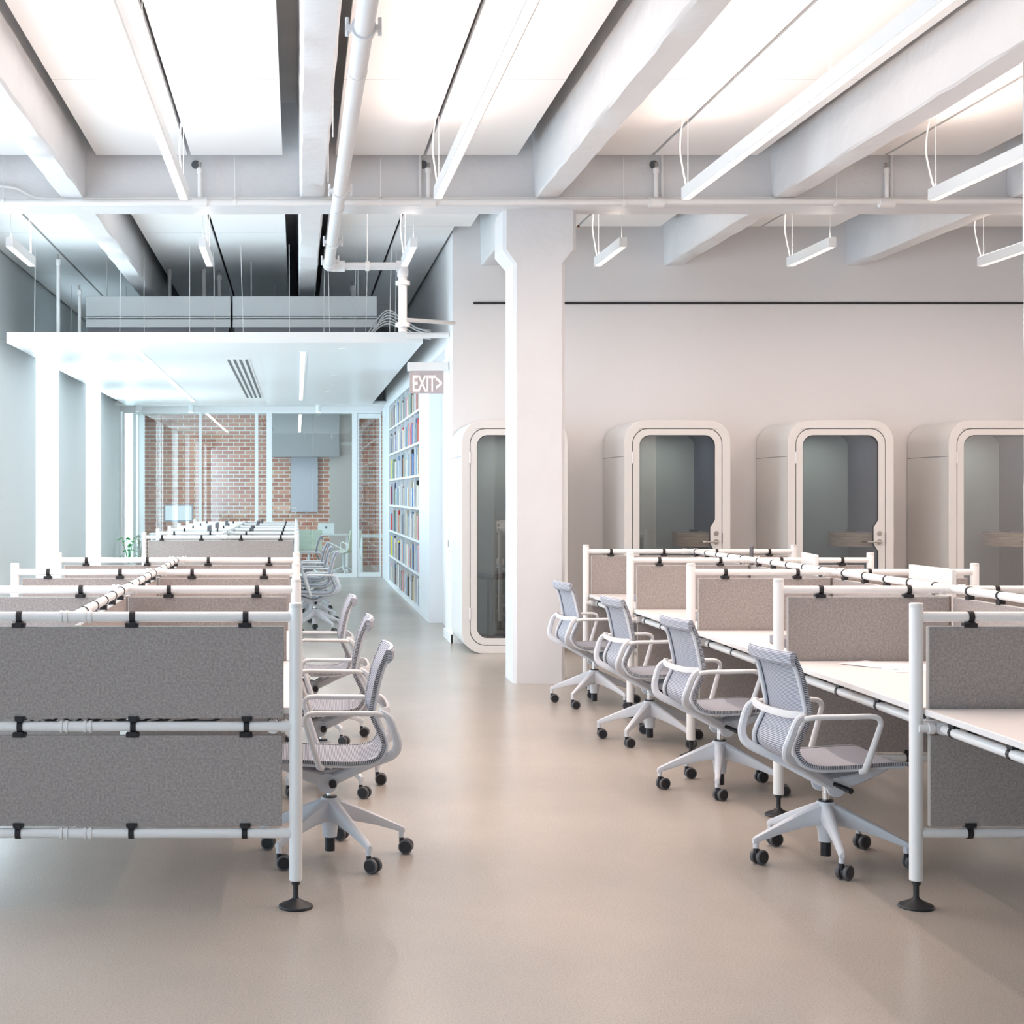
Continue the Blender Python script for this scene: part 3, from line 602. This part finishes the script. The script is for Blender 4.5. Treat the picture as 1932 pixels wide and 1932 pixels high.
# potted plant by the far window
X, Y = px(243, 26.9), 26.9
t = thing('potted_plant', 'small leafy green plant standing by the far left window', 'plant', (X, Y, 0))
MB().lathe([(0, 0), (0.10, 0), (0.13, 0.30), (0.12, 0.30), (0.11, 0.27), (0, 0.27)], (X, Y, 0)).build('pot', m_gloss, t)
q = MB(); q2 = MB()
for i in range(16):
    a = random.uniform(0, 6.28); rr = random.uniform(.03, .14); h = random.uniform(.15, .5); tip = Vector((X+rr*math.cos(a), Y+rr*math.sin(a), 0.27+h))
    q2.tube([(X, Y, 0.27), tuple(tip)], 0.004, 5)
    d_ = Vector((math.cos(a), math.sin(a), -0.5)).normalized()*0.11; sd = Vector((-math.sin(a), math.cos(a), 0))*0.035; up = Vector((0, 0, 0.004))
    q.add([tip, tip+d_*.5+sd, tip+d_, tip+d_*.5-sd, tip+up, tip+d_*.5+sd+up, tip+d_+up, tip+d_*.5-sd+up], [(0,3,2,1), (4,5,6,7), (0,1,5,4), (1,2,6,5), (2,3,7,6), (3,0,4,7)])
q2.build('stems', m_leaf, t); q.build('foliage', m_leaf, t)

# ------------------------------------------------------------------ phone booths
def pod(x0, label, stool=False):
    w = 1.02; ya, yb = 14.5, 15.48; x1 = x0+w; zt = 2.243
    t = thing('phone_booth', label, 'phone booth', (x0+w/2, (ya+yb)/2, 0), 'white phone booths along the wall')
    MB().plate(rrect(x0, x1, 0, zt, 0.205), [rrect(x0+0.09, x1-0.09, 0.09, zt-0.09, 0.13)], XZ, ya+0.03, yb).build('shell', m_pod, t, angle=30)
    MB().plate(rrect(x0, x1, 0, zt, 0.205), [rrect(x0+0.0765, x1-0.0765, 0.0765, zt-0.0765, 0.15)], XZ, ya, ya+0.03).build('front_frame', m_pod, t, bevel=0.004, angle=30)
    MB().plate(rrect(x0+0.0765, x1-0.0765, 0.0765, zt-0.0765, 0.15), [rrect(x0+0.1, x1-0.1, 0.1, zt-0.1, 0.125)], XZ, ya+0.012, ya+0.028).build('gasket', m_poddark, t)
    MB().plate(rrect(x0+0.095, x1-0.095, 0.095, zt-0.095, 0.125), [], XZ, yb-0.05, yb-0.03).build('back_panel', m_podback, t)
    # inner right wall lining in navy felt, inner left in felt
    for xa, xb in ((x1-0.10, x1-0.0905), (x0+0.0905, x0+0.10)): pass
    MB().plate(rrect(x0+0.0895, x1-0.0895, 0.0895, zt-0.0895, 0.13), [rrect(x0+0.105, x1-0.105, 0.105, zt-0.105, 0.117)], XZ, ya+0.06, yb-0.051).build('wall_lining', m_navy, t)
    # seam on the shell
    B(x0-0.0015, x0+0.001, ya+0.03, yb, 1.895, 1.90).build('seam', m_dgrey, t)
    # door with notched glass
    g0, g1, h0, h1, r = x0+0.146, x1-0.146, 0.148, zt-0.142, 0.10
    nb = [(g1, 0.985), (g1-0.02, 1.01), (g1-0.045, 1.055), (g1-0.045, 1.215), (g1-0.02, 1.25), (g1, 1.285)]
    P = rrect(g0, g1, h0, h1, r); hole = P[:9]+nb+P[9:]
    d = MB().plate(rrect(x0+0.0835, x1-0.0835, 0.0835, zt-0.0835, 0.143), [hole], XZ, ya+0.002, ya+0.032).build('door', m_pod, t, bevel=0.0015, angle=30)
    big = [(a, b) for a, b in hole]
    inn = MB().plate(hole, [[((a-(x0+w/2))*0.985+(x0+w/2), (b-zt/2)*0.993+zt/2) for a, b in hole]], XZ, ya+0.012, ya+0.034); inn.build('glass_gasket', m_poddark, d)
    MB().plate(hole, [], XZ, ya+0.018, ya+0.026).build('glass', m_podglass, d)
    for z in (0.33, 1.83): MB().tube([(x0+0.079, ya-0.004, z), (x0+0.079, ya-0.004, z+0.11)], 0.009, 10).build('hinge', m_white, d)
    hx = x1-0.137; MB().lathe([(0, -0.012), (0.024, -0.012), (0.026, 0), (0, 0)], (hx, ya+0.002, 1.075), 'y', 18).build('handle_rose', m_steel, d)
    MB().tube([(hx, ya, 1.075), (hx, ya-0.045, 1.075), (hx-0.02, ya-0.05, 1.073), (hx-0.14, ya-0.05, 1.073)], 0.009, 10).build('handle', m_steel, d)
    MB().lathe([(0, -0.006), (0.024, -0.006), (0.024, 0), (0, 0)], (hx, ya+0.002, 1.155), 'y', 18).build('lock', m_steel, d)
    B(x1-0.085, x1-0.074, ya-0.003, ya+0.002, 1.06, 1.16).build('latch_plate', m_mgrey, d)
    # half-round table fixed to right side wall
    yc = (ya+yb)/2+0.09; seg = []
    for k in range(21):
        a = math.pi/2+math.pi*k/20; seg.append((x1-0.101+0.31*math.cos(a), yc+0.30*math.sin(a)))
    ZZ = lambda u, v, s_: (u, v, s_)
    tb = MB().plate(seg, [], ZZ, 1.015, 1.155).build('table_shelf', m_wood, t)
    MB().plate([(u, v) for u, v in seg], [], ZZ, 1.155, 1.160).build('table_surface', m_mgrey, tb)
    MB().lathe([(0, 0), (0.05, 0), (0.045, 0.02), (0, 0.024)], (x1-0.20, yc, 1.16)).build('power_socket', m_black, tb)
    area('booth_light', (x0+w/2, ya+0.5, zt-0.115), (0, 0, 0), 0.3, 0.3, 3.6, (1.0, 0.98, 0.92), t)
    if stool:
        sx, sy = px(925, 15.0), 15.0
        s = thing('stool', 'grey round stool on a dark post inside the booth behind the column', 'stool', (sx, sy, 0.09))
        MB().lathe([(0.03, 0), (0.12, 0.01), (0.17, 0.04), (0.175, 0.07), (0.15, 0.085), (0, 0.09)], (sx, sy, 0.68)).build('seat', m_dgrey, s)
        MB().tube([(sx, sy, 0.10), (sx, sy, 0.69)], 0.03, 14).build('post', m_dgrey, s)
        MB().lathe([(0, 0), (0.2, 0), (0.19, 0.015), (0, 0.03)], (sx, sy, 0.091)).build('foot', m_dgrey, s)
    return t
pod(1.587, 'white rounded phone booth partly hidden behind the concrete column', True)
pod(3.15, 'white rounded phone booth right of the column, second from the left')
pod(4.721, 'white rounded phone booth second from the right')
pod(6.27, 'white rounded phone booth cut off at the right edge')

# ------------------------------------------------------------------ office chair
def make_chair():
    t = thing('office_chair', 'chair', 'chair', (0, 0, 0))
    prof = [(-0.232, 0.893), (-0.215, 0.855), (-0.193, 0.80), (-0.170, 0.70), (-0.162, 0.635), (-0.182, 0.583), (-0.208, 0.53), (-0.213, 0.492), (-0.190, 0.455), (-0.145, 0.438), (-0.08, 0.434), (0.02, 0.436), (0.12, 0.441), (0.20, 0.443), (0.255, 0.438), (0.285, 0.425)]
    P = spline([(a, b, 0) for a, b in prof], 4); n = len(P)
    arc = [0]
    for i in range(1, n): arc.append(arc[-1]+(P[i]-P[i-1]).length)
    def pt(i, s, off):
        p = P[i]; tg = (P[min(i+1, n-1)]-P[max(i-1, 0)]).normalized(); nr = Vector((-tg.y, tg.x))   # points to the sitter's side
        f = min(1, max(0, (0.5-p.y)/0.06)); hw = 0.200+0.02*f
        dish = (1-s*s)*(0.022*(1-f)+0.010*f)
        q = Vector((p.x, p.y)) - Vector((nr.x, nr.y))*(-off+dish) if False else Vector((p.x, p.y)) + Vector((nr.x, nr.y))*(off-dish)
        return (q.x, s*hw, q.y)
    K = 9
    def sheet(ss, off0, off1, name, m):
        v = []; uv = []; fs = []; k = len(ss)
        for layer, off in ((0, off0), (1, off1)):
            for i in range(n):
                for s in ss: v.append(pt(i, s, off)); uv.append((s*0.2, arc[i]))
        N = n*k
        for i in range(n-1):
            for j in range(k-1):
                a = i*k+j; fs.append((a, a+1, a+k+1, a+k)); fs.append((N+a, N+a+k, N+a+k+1, N+a+1))
            fs.append((i*k, (i+1)*k, N+(i+1)*k, N+i*k)); fs.append((i*k+k-1, N+i*k+k-1, N+(i+1)*k+k-1, (i+1)*k+k-1))
        for j in range(k-1):
            fs.append((j, N+j, N+j+1, j+1)); a = (n-1)*k+j; fs.append((a, a+1, N+a+1, N+a))
        mb = MB(); mb.v = [Vector(q) for q in v]; mb.f = fs
        return mb.build(name, m, t, uv=uv, angle=60)
    sheet([-0.95+1.9*j/(K-1) for j in range(K)], -0.003, 0.003, 'mesh_seat_shell', m_mesh)
    for s in (-1, 1):
        sheet([s*0.93, s*0.97, s*1.0], -0.009, 0.005, 'edge_binding', m_meshedge)
    # rolled hem at the top of the back
    mb = MB(); secs = []
    for j in range(13):
        s = -1+2*j/12; d = (1-s*s)*0.022; y = s*0.203
        secs.append([(u-d, y, z) for u, z in ((-0.232, 0.897), (-0.244, 0.897), (-0.252, 0.885), (-0.248, 0.850), (-0.237, 0.838), (-0.228, 0.842), (-0.232, 0.868), (-0.226, 0.888))])
    mb.loft(secs); uv = [(p.y, p.z) for p in mb.v]; mb.build('top_hem', m_mesh, t, uv=uv)
    # side rails following the shell
    for s in (-1, 1):
        Q = []
        for i in range(2, n-6):
            x, y, z = pt(i, s*0.93, -0.014); Q.append((x, y, z))
        MB().ribbon(Q, 0.020, 0.015).build('side_rail', m_chair, t)
        # carrier arm from lumbar bar to pivot
        R = spline([(-0.200, s*0.225, 0.645), (-0.235, s*0.232, 0.622), (-0.258, s*0.230, 0.565), (-0.272, s*0.215, 0.505), (-0.250, s*0.19, 0.462), (-0.16, s*0.145, 0.418), (-0.06, s*0.085, 0.362), (0.015, s*0.052, 0.322)], 5)
        m_ = len(R); MB().ribbon(R, [0.022+0.010*i/m_ for i in range(m_)], [0.026+0.020*i/m_ for i in range(m_)]).build('carrier_arm', m_chair, t)
        # front strut to the seat
        MB().ribbon([(0.0, s*0.050, 0.324), (0.10, s*0.075, 0.358), (0.20, s*0.095, 0.400), (0.215, s*0.098, 0.407)], [0.022, 0.02, 0.018, 0.016], [0.06, 0.046, 0.03, 0.022]).build('front_strut', m_chair, t)
        MB().ribbon([(0.19, s*0.10, 0.405), (0.17, s*0.15, 0.425), (0.15, s*0.2, 0.428)], 0.03, 0.012).build('seat_bracket', m_chair, t)
        # armrest
        A = spline([(-0.205, s*0.235, 0.632), (-0.17, s*0.250, 0.640), (-0.05, s*0.254, 0.641), (0.06, s*0.254, 0.642)], 4)
        A += spline([(0.085, s*0.254, 0.639), (0.103, s*0.254, 0.628), (0.108, s*0.254, 0.608)], 3) + [Vector((0.09, s*0.250, 0.55)), Vector((0.058, s*0.242, 0.45)), Vector((0.048, s*0.236, 0.420)), Vector((0.035, s*0.222, 0.412))]
        MB().tube(A, [0.011]*(len(A)-4)+[0.012, 0.0135, 0.014, 0.012], 12).build('armrest', m_arm, t)
    # lumbar bar
    L = [(-0.200, -0.225, 0.645), (-0.225, -0.20, 0.645), (-0.238, -0.13, 0.640), (-0.243, 0, 0.637), (-0.238, 0.13, 0.640), (-0.225, 0.20, 0.645), (-0.200, 0.225, 0.645)]
    L = spline(L, 4); secs = []
    for i, p in enumerate(L):
        tg = (L[min(i+1, len(L)-1)]-L[max(i-1, 0)]).normalized(); nn = Vector((tg.y, -tg.x, 0)).normalized()
        secs.append([p+nn*a+Vector((0, 0, b)) for a, b in ((-.006, -.014), (.006, -.014), (.008, 0), (.006, .014), (-.006, .014), (-.008, 0))])
    MB().loft(secs).build('lumbar_bar', m_arm, t)
    # cross tube and mechanism
    MB().ribbon([(-0.075, 0, 0.366), (-0.03, 0, 0.350), (0.03, 0, 0.338), (0.07, 0, 0.350), (0.20, 0, 0.400)], [0.10, 0.09, 0.09, 0.10, 0.18], [0.008, 0.030, 0.034, 0.02, 0.010]).build('tilt_mechanism', m_chair, t)
    for s in (-1, 1):
        MB().lathe([(0, -0.005), (0.040, -0.005), (0.042, 0.005), (0, 0.005)], (0.012, s*0.068, 0.322), 'y', 20).build('pivot_cap', m_chair, t)
    k = MB(); k.tube([(0.0, -0.07, 0.338), (0.025, -0.17, 0.325)], [0.009, 0.0125], 12); k.build('lever', m_black, t)
    k = MB(); k.tube([(-0.01, 0.07, 0.325), (-0.01, 0.10, 0.322)], 0.016, 12); k.build('lever', m_black, t)
    MB().tube([(0, 0, 0.24), (0, 0, 0.32)], 0.014, 16).build('gas_lift', m_chrome, t)
    MB().lathe([(0, -0.006), (0.030, -0.006), (0.030, 0.003), (0, 0.003)], (0, 0, 0.255)).build('hub_ring', m_black, t)
    MB().tube([(0, 0, 0.025), (0, 0, 0.10)], 0.0215, 16).build('cylinder_tube', m_black, t)
    # five-star base
    b = thing('tmp', None, None, (0, 0, 0)); bpy.data.objects.remove(b)
    mb = MB(); mb.lathe([(0.001, 0.252), (0.036, 0.252), (0.040, 0.235), (0.041, 0.17), (0.034, 0.13), (0.030, 0.085), (0.001, 0.085)], (0, 0, 0), seg=24)
    for k in range(5):
        a = 2*math.pi*k/5; c, s = math.cos(a), math.sin(a)
        def sec(r, wt, zt, zb): return [(r*c-s*y, r*s+c*y, z) for y, z in ((-wt*.75, zb), (wt*.75, zb), (wt, zb+(zt-zb)*.3), (wt*.8, zt-(zt-zb)*.12), (wt*.35, zt), (-wt*.35, zt), (-wt*.8, zt-(zt-zb)*.12), (-wt, zb+(zt-zb)*.3))]
        mb.loft([sec(0.0, .030, .250, .15), sec(0.04, .029, .244, .158), sec(0.10, .022, .218, .150), sec(0.20, .017, .172, .127), sec(0.285, .0135, .131, .100), sec(0.312, .0125, .118, .090), sec(0.325, .010, .108, .088)])
        mb.tube([(0.311*c, 0.311*s, 0.112), (0.313*c, 0.313*s, 0.068)], 0.0115, 12)
    base = mb.build('star_base', m_chair, t, angle=40)
    rc = random.Random(3)
    for k in range(5):
        a = 2*math.pi*k/5; c, s = math.cos(a), math.sin(a); al = CAST[k]
        d = Vector((math.cos(al), math.sin(al), 0)); n_ = Vector((-d.y, d.x, 0)); o = Vector((0.313*c, 0.313*s, 0))+d*0.020
        q = MB(); q.tube([(0.313*c, 0.313*s, 0.085), (0.313*c, 0.313*s, 0.045)], 0.010, 10); q.tube([tuple(o+n_*-0.008+Vector((0, 0, .031))), tuple(o+n_*0.008+Vector((0, 0, .031)))], 0.022, 14)
        ca = q.build('caster', m_black, t)
        for sgn in (-1, 1):
            q = MB(); p0 = o+n_*sgn*0.009+Vector((0, 0, .031)); p1 = o+n_*sgn*0.026+Vector((0, 0, .031))
            q.tube([tuple(p0), tuple(p0+n_*sgn*.003), tuple(p1-n_*sgn*.003), tuple(p1)], [0.028, 0.0305, 0.0305, 0.027], 22); q.build('wheel', m_rubber, ca)
            q = MB(); q.tube([tuple(p1-n_*sgn*.001), tuple(p1+n_*sgn*.0015)], 0.024, 20); q.build('wheel_cap', m_black, ca)
    return t
CAST = [-0.4, -0.65, -0.3, -0.15, -0.8]
proto = make_chair(); ptree = tree(proto)
ROTPARTS = ('star_base', 'caster')
def place_chair(x, y, face, base_rot, label, group, first=[True]):
    if first[0]: c = proto; first[0] = False
    else: c = copy_tree(ptree)
    c.location = (x, y, 0); c.rotation_euler = (0, 0, math.radians(face))
    c['label'] = label; c['group'] = group
    M = Matrix.Rotation(math.radians(base_rot-face), 4, 'Z')
    for k in CH[id(c)] if False else [q for q in bpy.data.objects if q.parent == c and q.name.split('.')[0] in ROTPARTS]:
        k.location = M @ Vector(ORIG[k.name.split('.')[0]][k.data.name]); k.rotation_euler = (0, 0, math.radians(base_rot-face))
    return c
ORIG = {'star_base': {}, 'caster': {}}
for q in kids(proto):
    nm_ = q.name.split('.')[0]
    if nm_ in ORIG: ORIG[nm_][q.data.name] = tuple(q.location)
GL = 'mesh office chairs at the left desks'; GR = 'mesh office chairs at the right desks'; GF = 'mesh office chairs at the far desks'
place_chair(0.14, 6.39, 180, 11, 'grey mesh office chair nearest the camera in the left desk row', GL)
place_chair(0.13, 7.86, 178, 20, 'grey mesh office chair second nearest in the left desk row', GL)
place_chair(0.105, 9.46, 181, 14, 'grey mesh office chair farthest in the near left desk row', GL)
place_chair(2.21, 6.30, 7, 45.6, 'grey mesh office chair nearest the camera in the right desk row', GR)
place_chair(2.20, 7.84, 7, 36, 'grey mesh office chair second nearest in the right desk row', GR)
place_chair(2.19, 9.36, 6, 15, 'grey mesh office chair second from the column in the right desk row', GR)
place_chair(2.17, 11.0, 7, 14, 'grey mesh office chair beside the column, farthest in the right row', GR)
for x, y, r_, l in ((0.20, 16.85, 20, 'nearest'), (0.17, 18.3, 50, 'second'), (0.16, 19.8, 33, 'third'), (0.13, 23.2, 60, 'farthest')):
    place_chair(x, y, 180, r_, 'grey mesh office chair at the far desk group, %s of its four' % l, GF)

# ------------------------------------------------------------------ bench frames
PR = 0.0248; TR = 0.0187; ZT, ZM, ZL = 1.079, 0.672, 0.276
def bench(rows, xl, xc, xr, label, full_ends, nospine=()):
    t = thing('workstation_frame', label, 'desk frame', (xc, rows[0], 0), 'white tubular workstation frames')
    def strap(parent, x, y, zt, up, down, r=TR):     # strap wrapped around a tube running along X
        q = MB(); q.lathe([(r*1.0, -0.0105), (r*1.13, -0.0105), (r*1.13, 0.0105), (r*1.0, 0.0105)], (x, y, zt), 'x', 18)
        for z_, on in ((1, up), (-1, down)):
            if on:
                za, zb = sorted((zt+z_*(r*1.02), zt+z_*(r+0.020)))
                q.box(x-0.022+(0.004*z_), x+0.022, y-0.016, y+0.016, za+(0.004 if z_ > 0 else 0), zb-(0 if z_ > 0 else 0.004))
                q.box(x-0.012, x+0.012, y-0.020, y+0.020, za, zb)
        q.build('strap', m_strap, parent)
    for ri, y in enumerate(rows):
        for x in (xl, xr):
            q = MB(); q.lathe([(0.001, 0.10), (PR-0.002, 0.10), (PR, 0.102), (PR, 1.112), (PR*0.985, 1.113), (PR*.985, 1.1145), (PR, 1.1155), (PR, 1.128), (PR-0.003, 1.131), (0.001, 1.131)], (x, y, 0), seg=28)
            p = q.build('post', m_white, t)
            q = MB(); q.lathe([(0.001, 0), (0.062, 0), (0.065, 0.004), (0.062, 0.010), (0.025, 0.026), (0.012, 0.036), (0.0105, 0.042), (0.0105, 0.083), (0.016, 0.086), (0.016, 0.095), (0.0105, 0.097), (0.0105, 0.12), (0.001, 0.12)], (x, y, 0), seg=28)
            q.build('levelling_foot', m_blackm, p)
        if ri == len(rows)-1 or ri == 0: ends = full_ends
        for z in (ZT, ZM, ZL):
            MB().tube([(xl+0.005, y, z), (xr-0.005, y, z)], TR, 20).build('cross_tube', m_white, t)
            q = MB()
            for s in (-1, 1):
                for dx in (0.034, 0.054): q.lathe([(TR, -.005), (TR+0.005, -.005), (TR+0.005, .005), (TR, .005)], (xc+s*dx, y, z), 'x', 16)
            q.lathe([(TR, -.062), (TR+0.0015, -.062), (TR+0.0015, .062), (TR, .062)], (xc, y, z), 'x', 16)
            q.build('tube_connector', m_white, t)
        end = (y in full_ends)
        spans = [(xl+0.045, xr-0.045)] if end else [(xl+0.045, xc-0.02), (xc+0.02, xr-0.045)]
        for pi, (a, b) in enumerate(spans):
            up = B(a, b, y-0.010, y+0.010, 0.702, 1.042).build('upper_screen', m_felt, t, bevel=0.002)
            B(a-0.004, a, y-0.011, y+0.011, 0.702, 1.043).build('edge_trim', m_feltedge, up); B(a, b, y-0.0095, y+0.0095, 1.042, 1.0445).build('edge_trim', m_feltedge, up)
            lo = B(a+0.006, b-0.006, y-0.010, y+0.010, 0.303, 0.640).build('lower_screen', m_felt, t, bevel=0.002)
            B(a+0.002, a+0.006, y-0.011, y+0.011, 0.303, 0.641).build('edge_trim', m_feltedge, lo)
            for dx in (-0.63, -0.21, 0.21, 0.63):
                x = xc+dx
                if a-0.01 <= x <= b+0.01:
                    strap(up, x, y, ZT, False, True); strap(up, x+0.003, y, ZM, True, True); strap(lo, x-0.004, y, ZL, True, False)
    # spine: tubes, screen and rings
    for i in range(len(rows)-1):
        ya, yb = rows[i]+0.035, rows[i+1]-0.035
        for z in (ZT+0.004, ZL):
            MB().tube([(xc, ya-0.02, z), (xc, yb+0.02, z)], TR, 20).build('spine_tube', m_white, t)
        sp = B(xc-0.010, xc+0.010, ya, yb, 0.702, 1.042).build('spine_screen', m_felt, t)
        B(xc-0.0105, xc+0.0105, ya, yb, 1.042, 1.0445).build('edge_trim', m_feltedge, sp)
        for k in range(5):
            y = ya+(yb-ya)*(0.1+0.2*k); q = MB()
            q.lathe([(TR, -.008), (TR*1.14, -.008), (TR*1.14, .008), (TR, .008)], (xc, y, ZT+0.004), 'y', 18); q.box(xc-0.014, xc+0.014, y-0.018, y+0.018, ZT-TR-0.018, ZT-TR+0.001)
            q.build('spine_strap', m_strap, sp)
        # edge tubes under each desktop
        for x, s in ((xl, 1), (xr, -1)):
            xe = x+s*0.085; e = MB().tube([(xe, ya+0.02, 0.668), (xe, yb-0.02, 0.668)], TR, 20).build('edge_tube', m_white, t)
            for yy in (rows[i]+0.02, rows[i+1]-0.02):
                q = MB(); q.tube([(x, yy, 0.668), (xe, yy, 0.668)], 0.016, 12); q.lathe([(0.015, -0.02), (0.024, -0.02), (0.024, 0.02), (0.015, 0.02)], (xe, yy, 0.668), 'y', 14)
                q.lathe([(0.015, -0.01), (0.022, -0.01), (0.022, 0.01), (0.015, 0.01)], (x+s*0.045, yy, 0.668), 'x', 14); q.build('corner_clamp', m_white, e)
            for k in range(4):
                y = ya+(yb-ya)*(0.06+0.293*k); q = MB()
                q.lathe([(TR, -.009), (TR*1.16, -.009), (TR*1.16, .009), (TR, .009)], (xe, y, 0.668), 'y', 18); q.box(xe-0.012, xe+0.012, y-0.022, y+0.022, 0.684, 0.7145); q.build('desk_strap', m_black, e)
    return t
def desktops(rows, xl, xc, xr, who):
    n = len(rows)-1
    for i in range(n):
        ya, yb = rows[i]+0.020, rows[i+1]-0.020
        for sname, a, b in (('aisle side', xl+0.022, xc-0.022) if who != 'left' and who != 'far' else ('window side', xl+0.022, xc-0.022), ('wall side', xc+0.022, xr-0.022) if who == 'right' else ('aisle side', xc+0.022, xr-0.022)):
            lab = 'white laminate desktop on the %s of the %s desk group, %s from the front' % (sname, who, ordw[i])
            tag(B(a, b, ya, yb, 0.715, 0.740).build('desktop', m_top, bevel=0.003), lab, 'desktop', 'white desktops')
RL = [5.6, 7.2, 8.8, 10.4]; RR = [4.0, 5.6, 7.2, 8.8, 10.4, 12.0]; RF = [16.0, 17.6, 19.2, 20.8, 22.4, 24.0]
bench(RL, -1.645, -0.82, -0.004, 'white tubular desk frame with grey felt screens, near left group', (5.6, 10.4)); desktops(RL, -1.645, -0.82, -0.004, 'left')
bench(RR, 2.30, 3.13, 3.955, 'white tubular desk frame with grey felt screens, right group by the booths', (4.0, 12.0)); desktops(RR, 2.30, 3.13, 3.955, 'right')
bench(RF, -1.62, -0.80, 0.0, 'white tubular desk frame with grey felt screens, far group under the hung ceiling', (16.0, 24.0)); desktops(RF, -1.62, -0.80, 0.0, 'far')
# things on the desks
def monitor(x, y, z, w, back, face, label, rz=0):
    t = thing('monitor', label, 'monitor', (0, 0, 0), 'desk monitors')
    B(-0.006, 0.018, -w/2, w/2, 0.10, 0.41).build('screen_housing', back, t, bevel=0.003)
    B(0.018, 0.020, -w/2+0.01, w/2-0.01, 0.11, 0.40).build('screen', m_black, t)
    B(-0.03, -0.006, -0.03, 0.03, 0.02, 0.26).build('stand', back, t); B(-0.09, 0.10, -0.10, 0.10, 0, 0.012).build('foot', back, t, bevel=0.003)
    t.location = (x, y, z); t.rotation_euler = (0, 0, face+rz); return t
monitor(3.342, 7.95, 0.741, 0.54, m_gloss, 0, 'large white-backed monitor on the second desk, rising over the spine tube near the right edge')
monitor(3.30, 9.72, 0.741, 0.48, m_gloss, 0, 'small white-backed monitor rising over the screens below the third booth', -0.155)
monitor(3.385, 11.25, 0.741, 0.50, m_dgrey, 0, 'dark thin monitor seen edge-on below the second booth', -0.30)
for x, y, f, l in ((-1.06, 18.4, math.pi, 'window side, front'), (-1.05, 20.0, math.pi, 'window side, middle'), (-1.0, 21.6, math.pi, 'window side, back'), (-0.55, 18.4, 0, 'aisle side, front'), (-0.56, 21.6, 0, 'aisle side, middle'), (-0.54, 23.2, 0, 'aisle side, back')):
    monitor(x, y, 0.741, 0.5, m_dgrey, f, 'dark monitor on the far desk group, %s' % l)
for i, (x, y) in enumerate(((2.50, 6.02), (2.52, 7.80), (2.50, 9.42), (2.5, 11.0))):
    if i == 0: continue
    t = tag(B(x, x+0.30, y, y+0.24, 0.741, 0.785).build('desk_box', m_mgrey, bevel=0.004), 'flat dark grey box on the right desks, %s from the front' % ordw[i-1], 'box', 'grey boxes on the right desks')
for i, (x, y, rz, l) in enumerate(((2.74, 6.88, 12, 'lowest'), (2.80, 6.94, -18, 'middle'), (2.70, 6.98, 35, 'topmost'))):
    o = B(-0.105, 0.105, -0.148, 0.148, 0, 0.0012).build('paper_sheet', m_paper); o.location = (x, y, 0.7405+0.0014*i); o.rotation_euler = (0, 0, math.radians(rz)); tag(o, 'loose white paper sheet on the front right desk, %s of three' % l, 'paper', 'papers on the front right desk')
# cables seen through the gap of the near left frame
t = thing('power_cables', 'bundle of black cables under the near left desks behind the gap', 'cables', (-1.0, 5.75, 0.655))
for i in range(9):
    a = -1.25+0.09*i; rr = random.random()
    P = [(a, 5.72, 0.69), (a+0.04, 5.75, 0.655+0.01*rr), (a+0.12, 5.8, 0.665), (a+0.2, 5.74, 0.65+0.02*rr), (a+0.26, 5.76, 0.69)]
    MB().tube(spline(P, 5), 0.005, 6).build('cable', m_black if i % 3 else m_white, t)
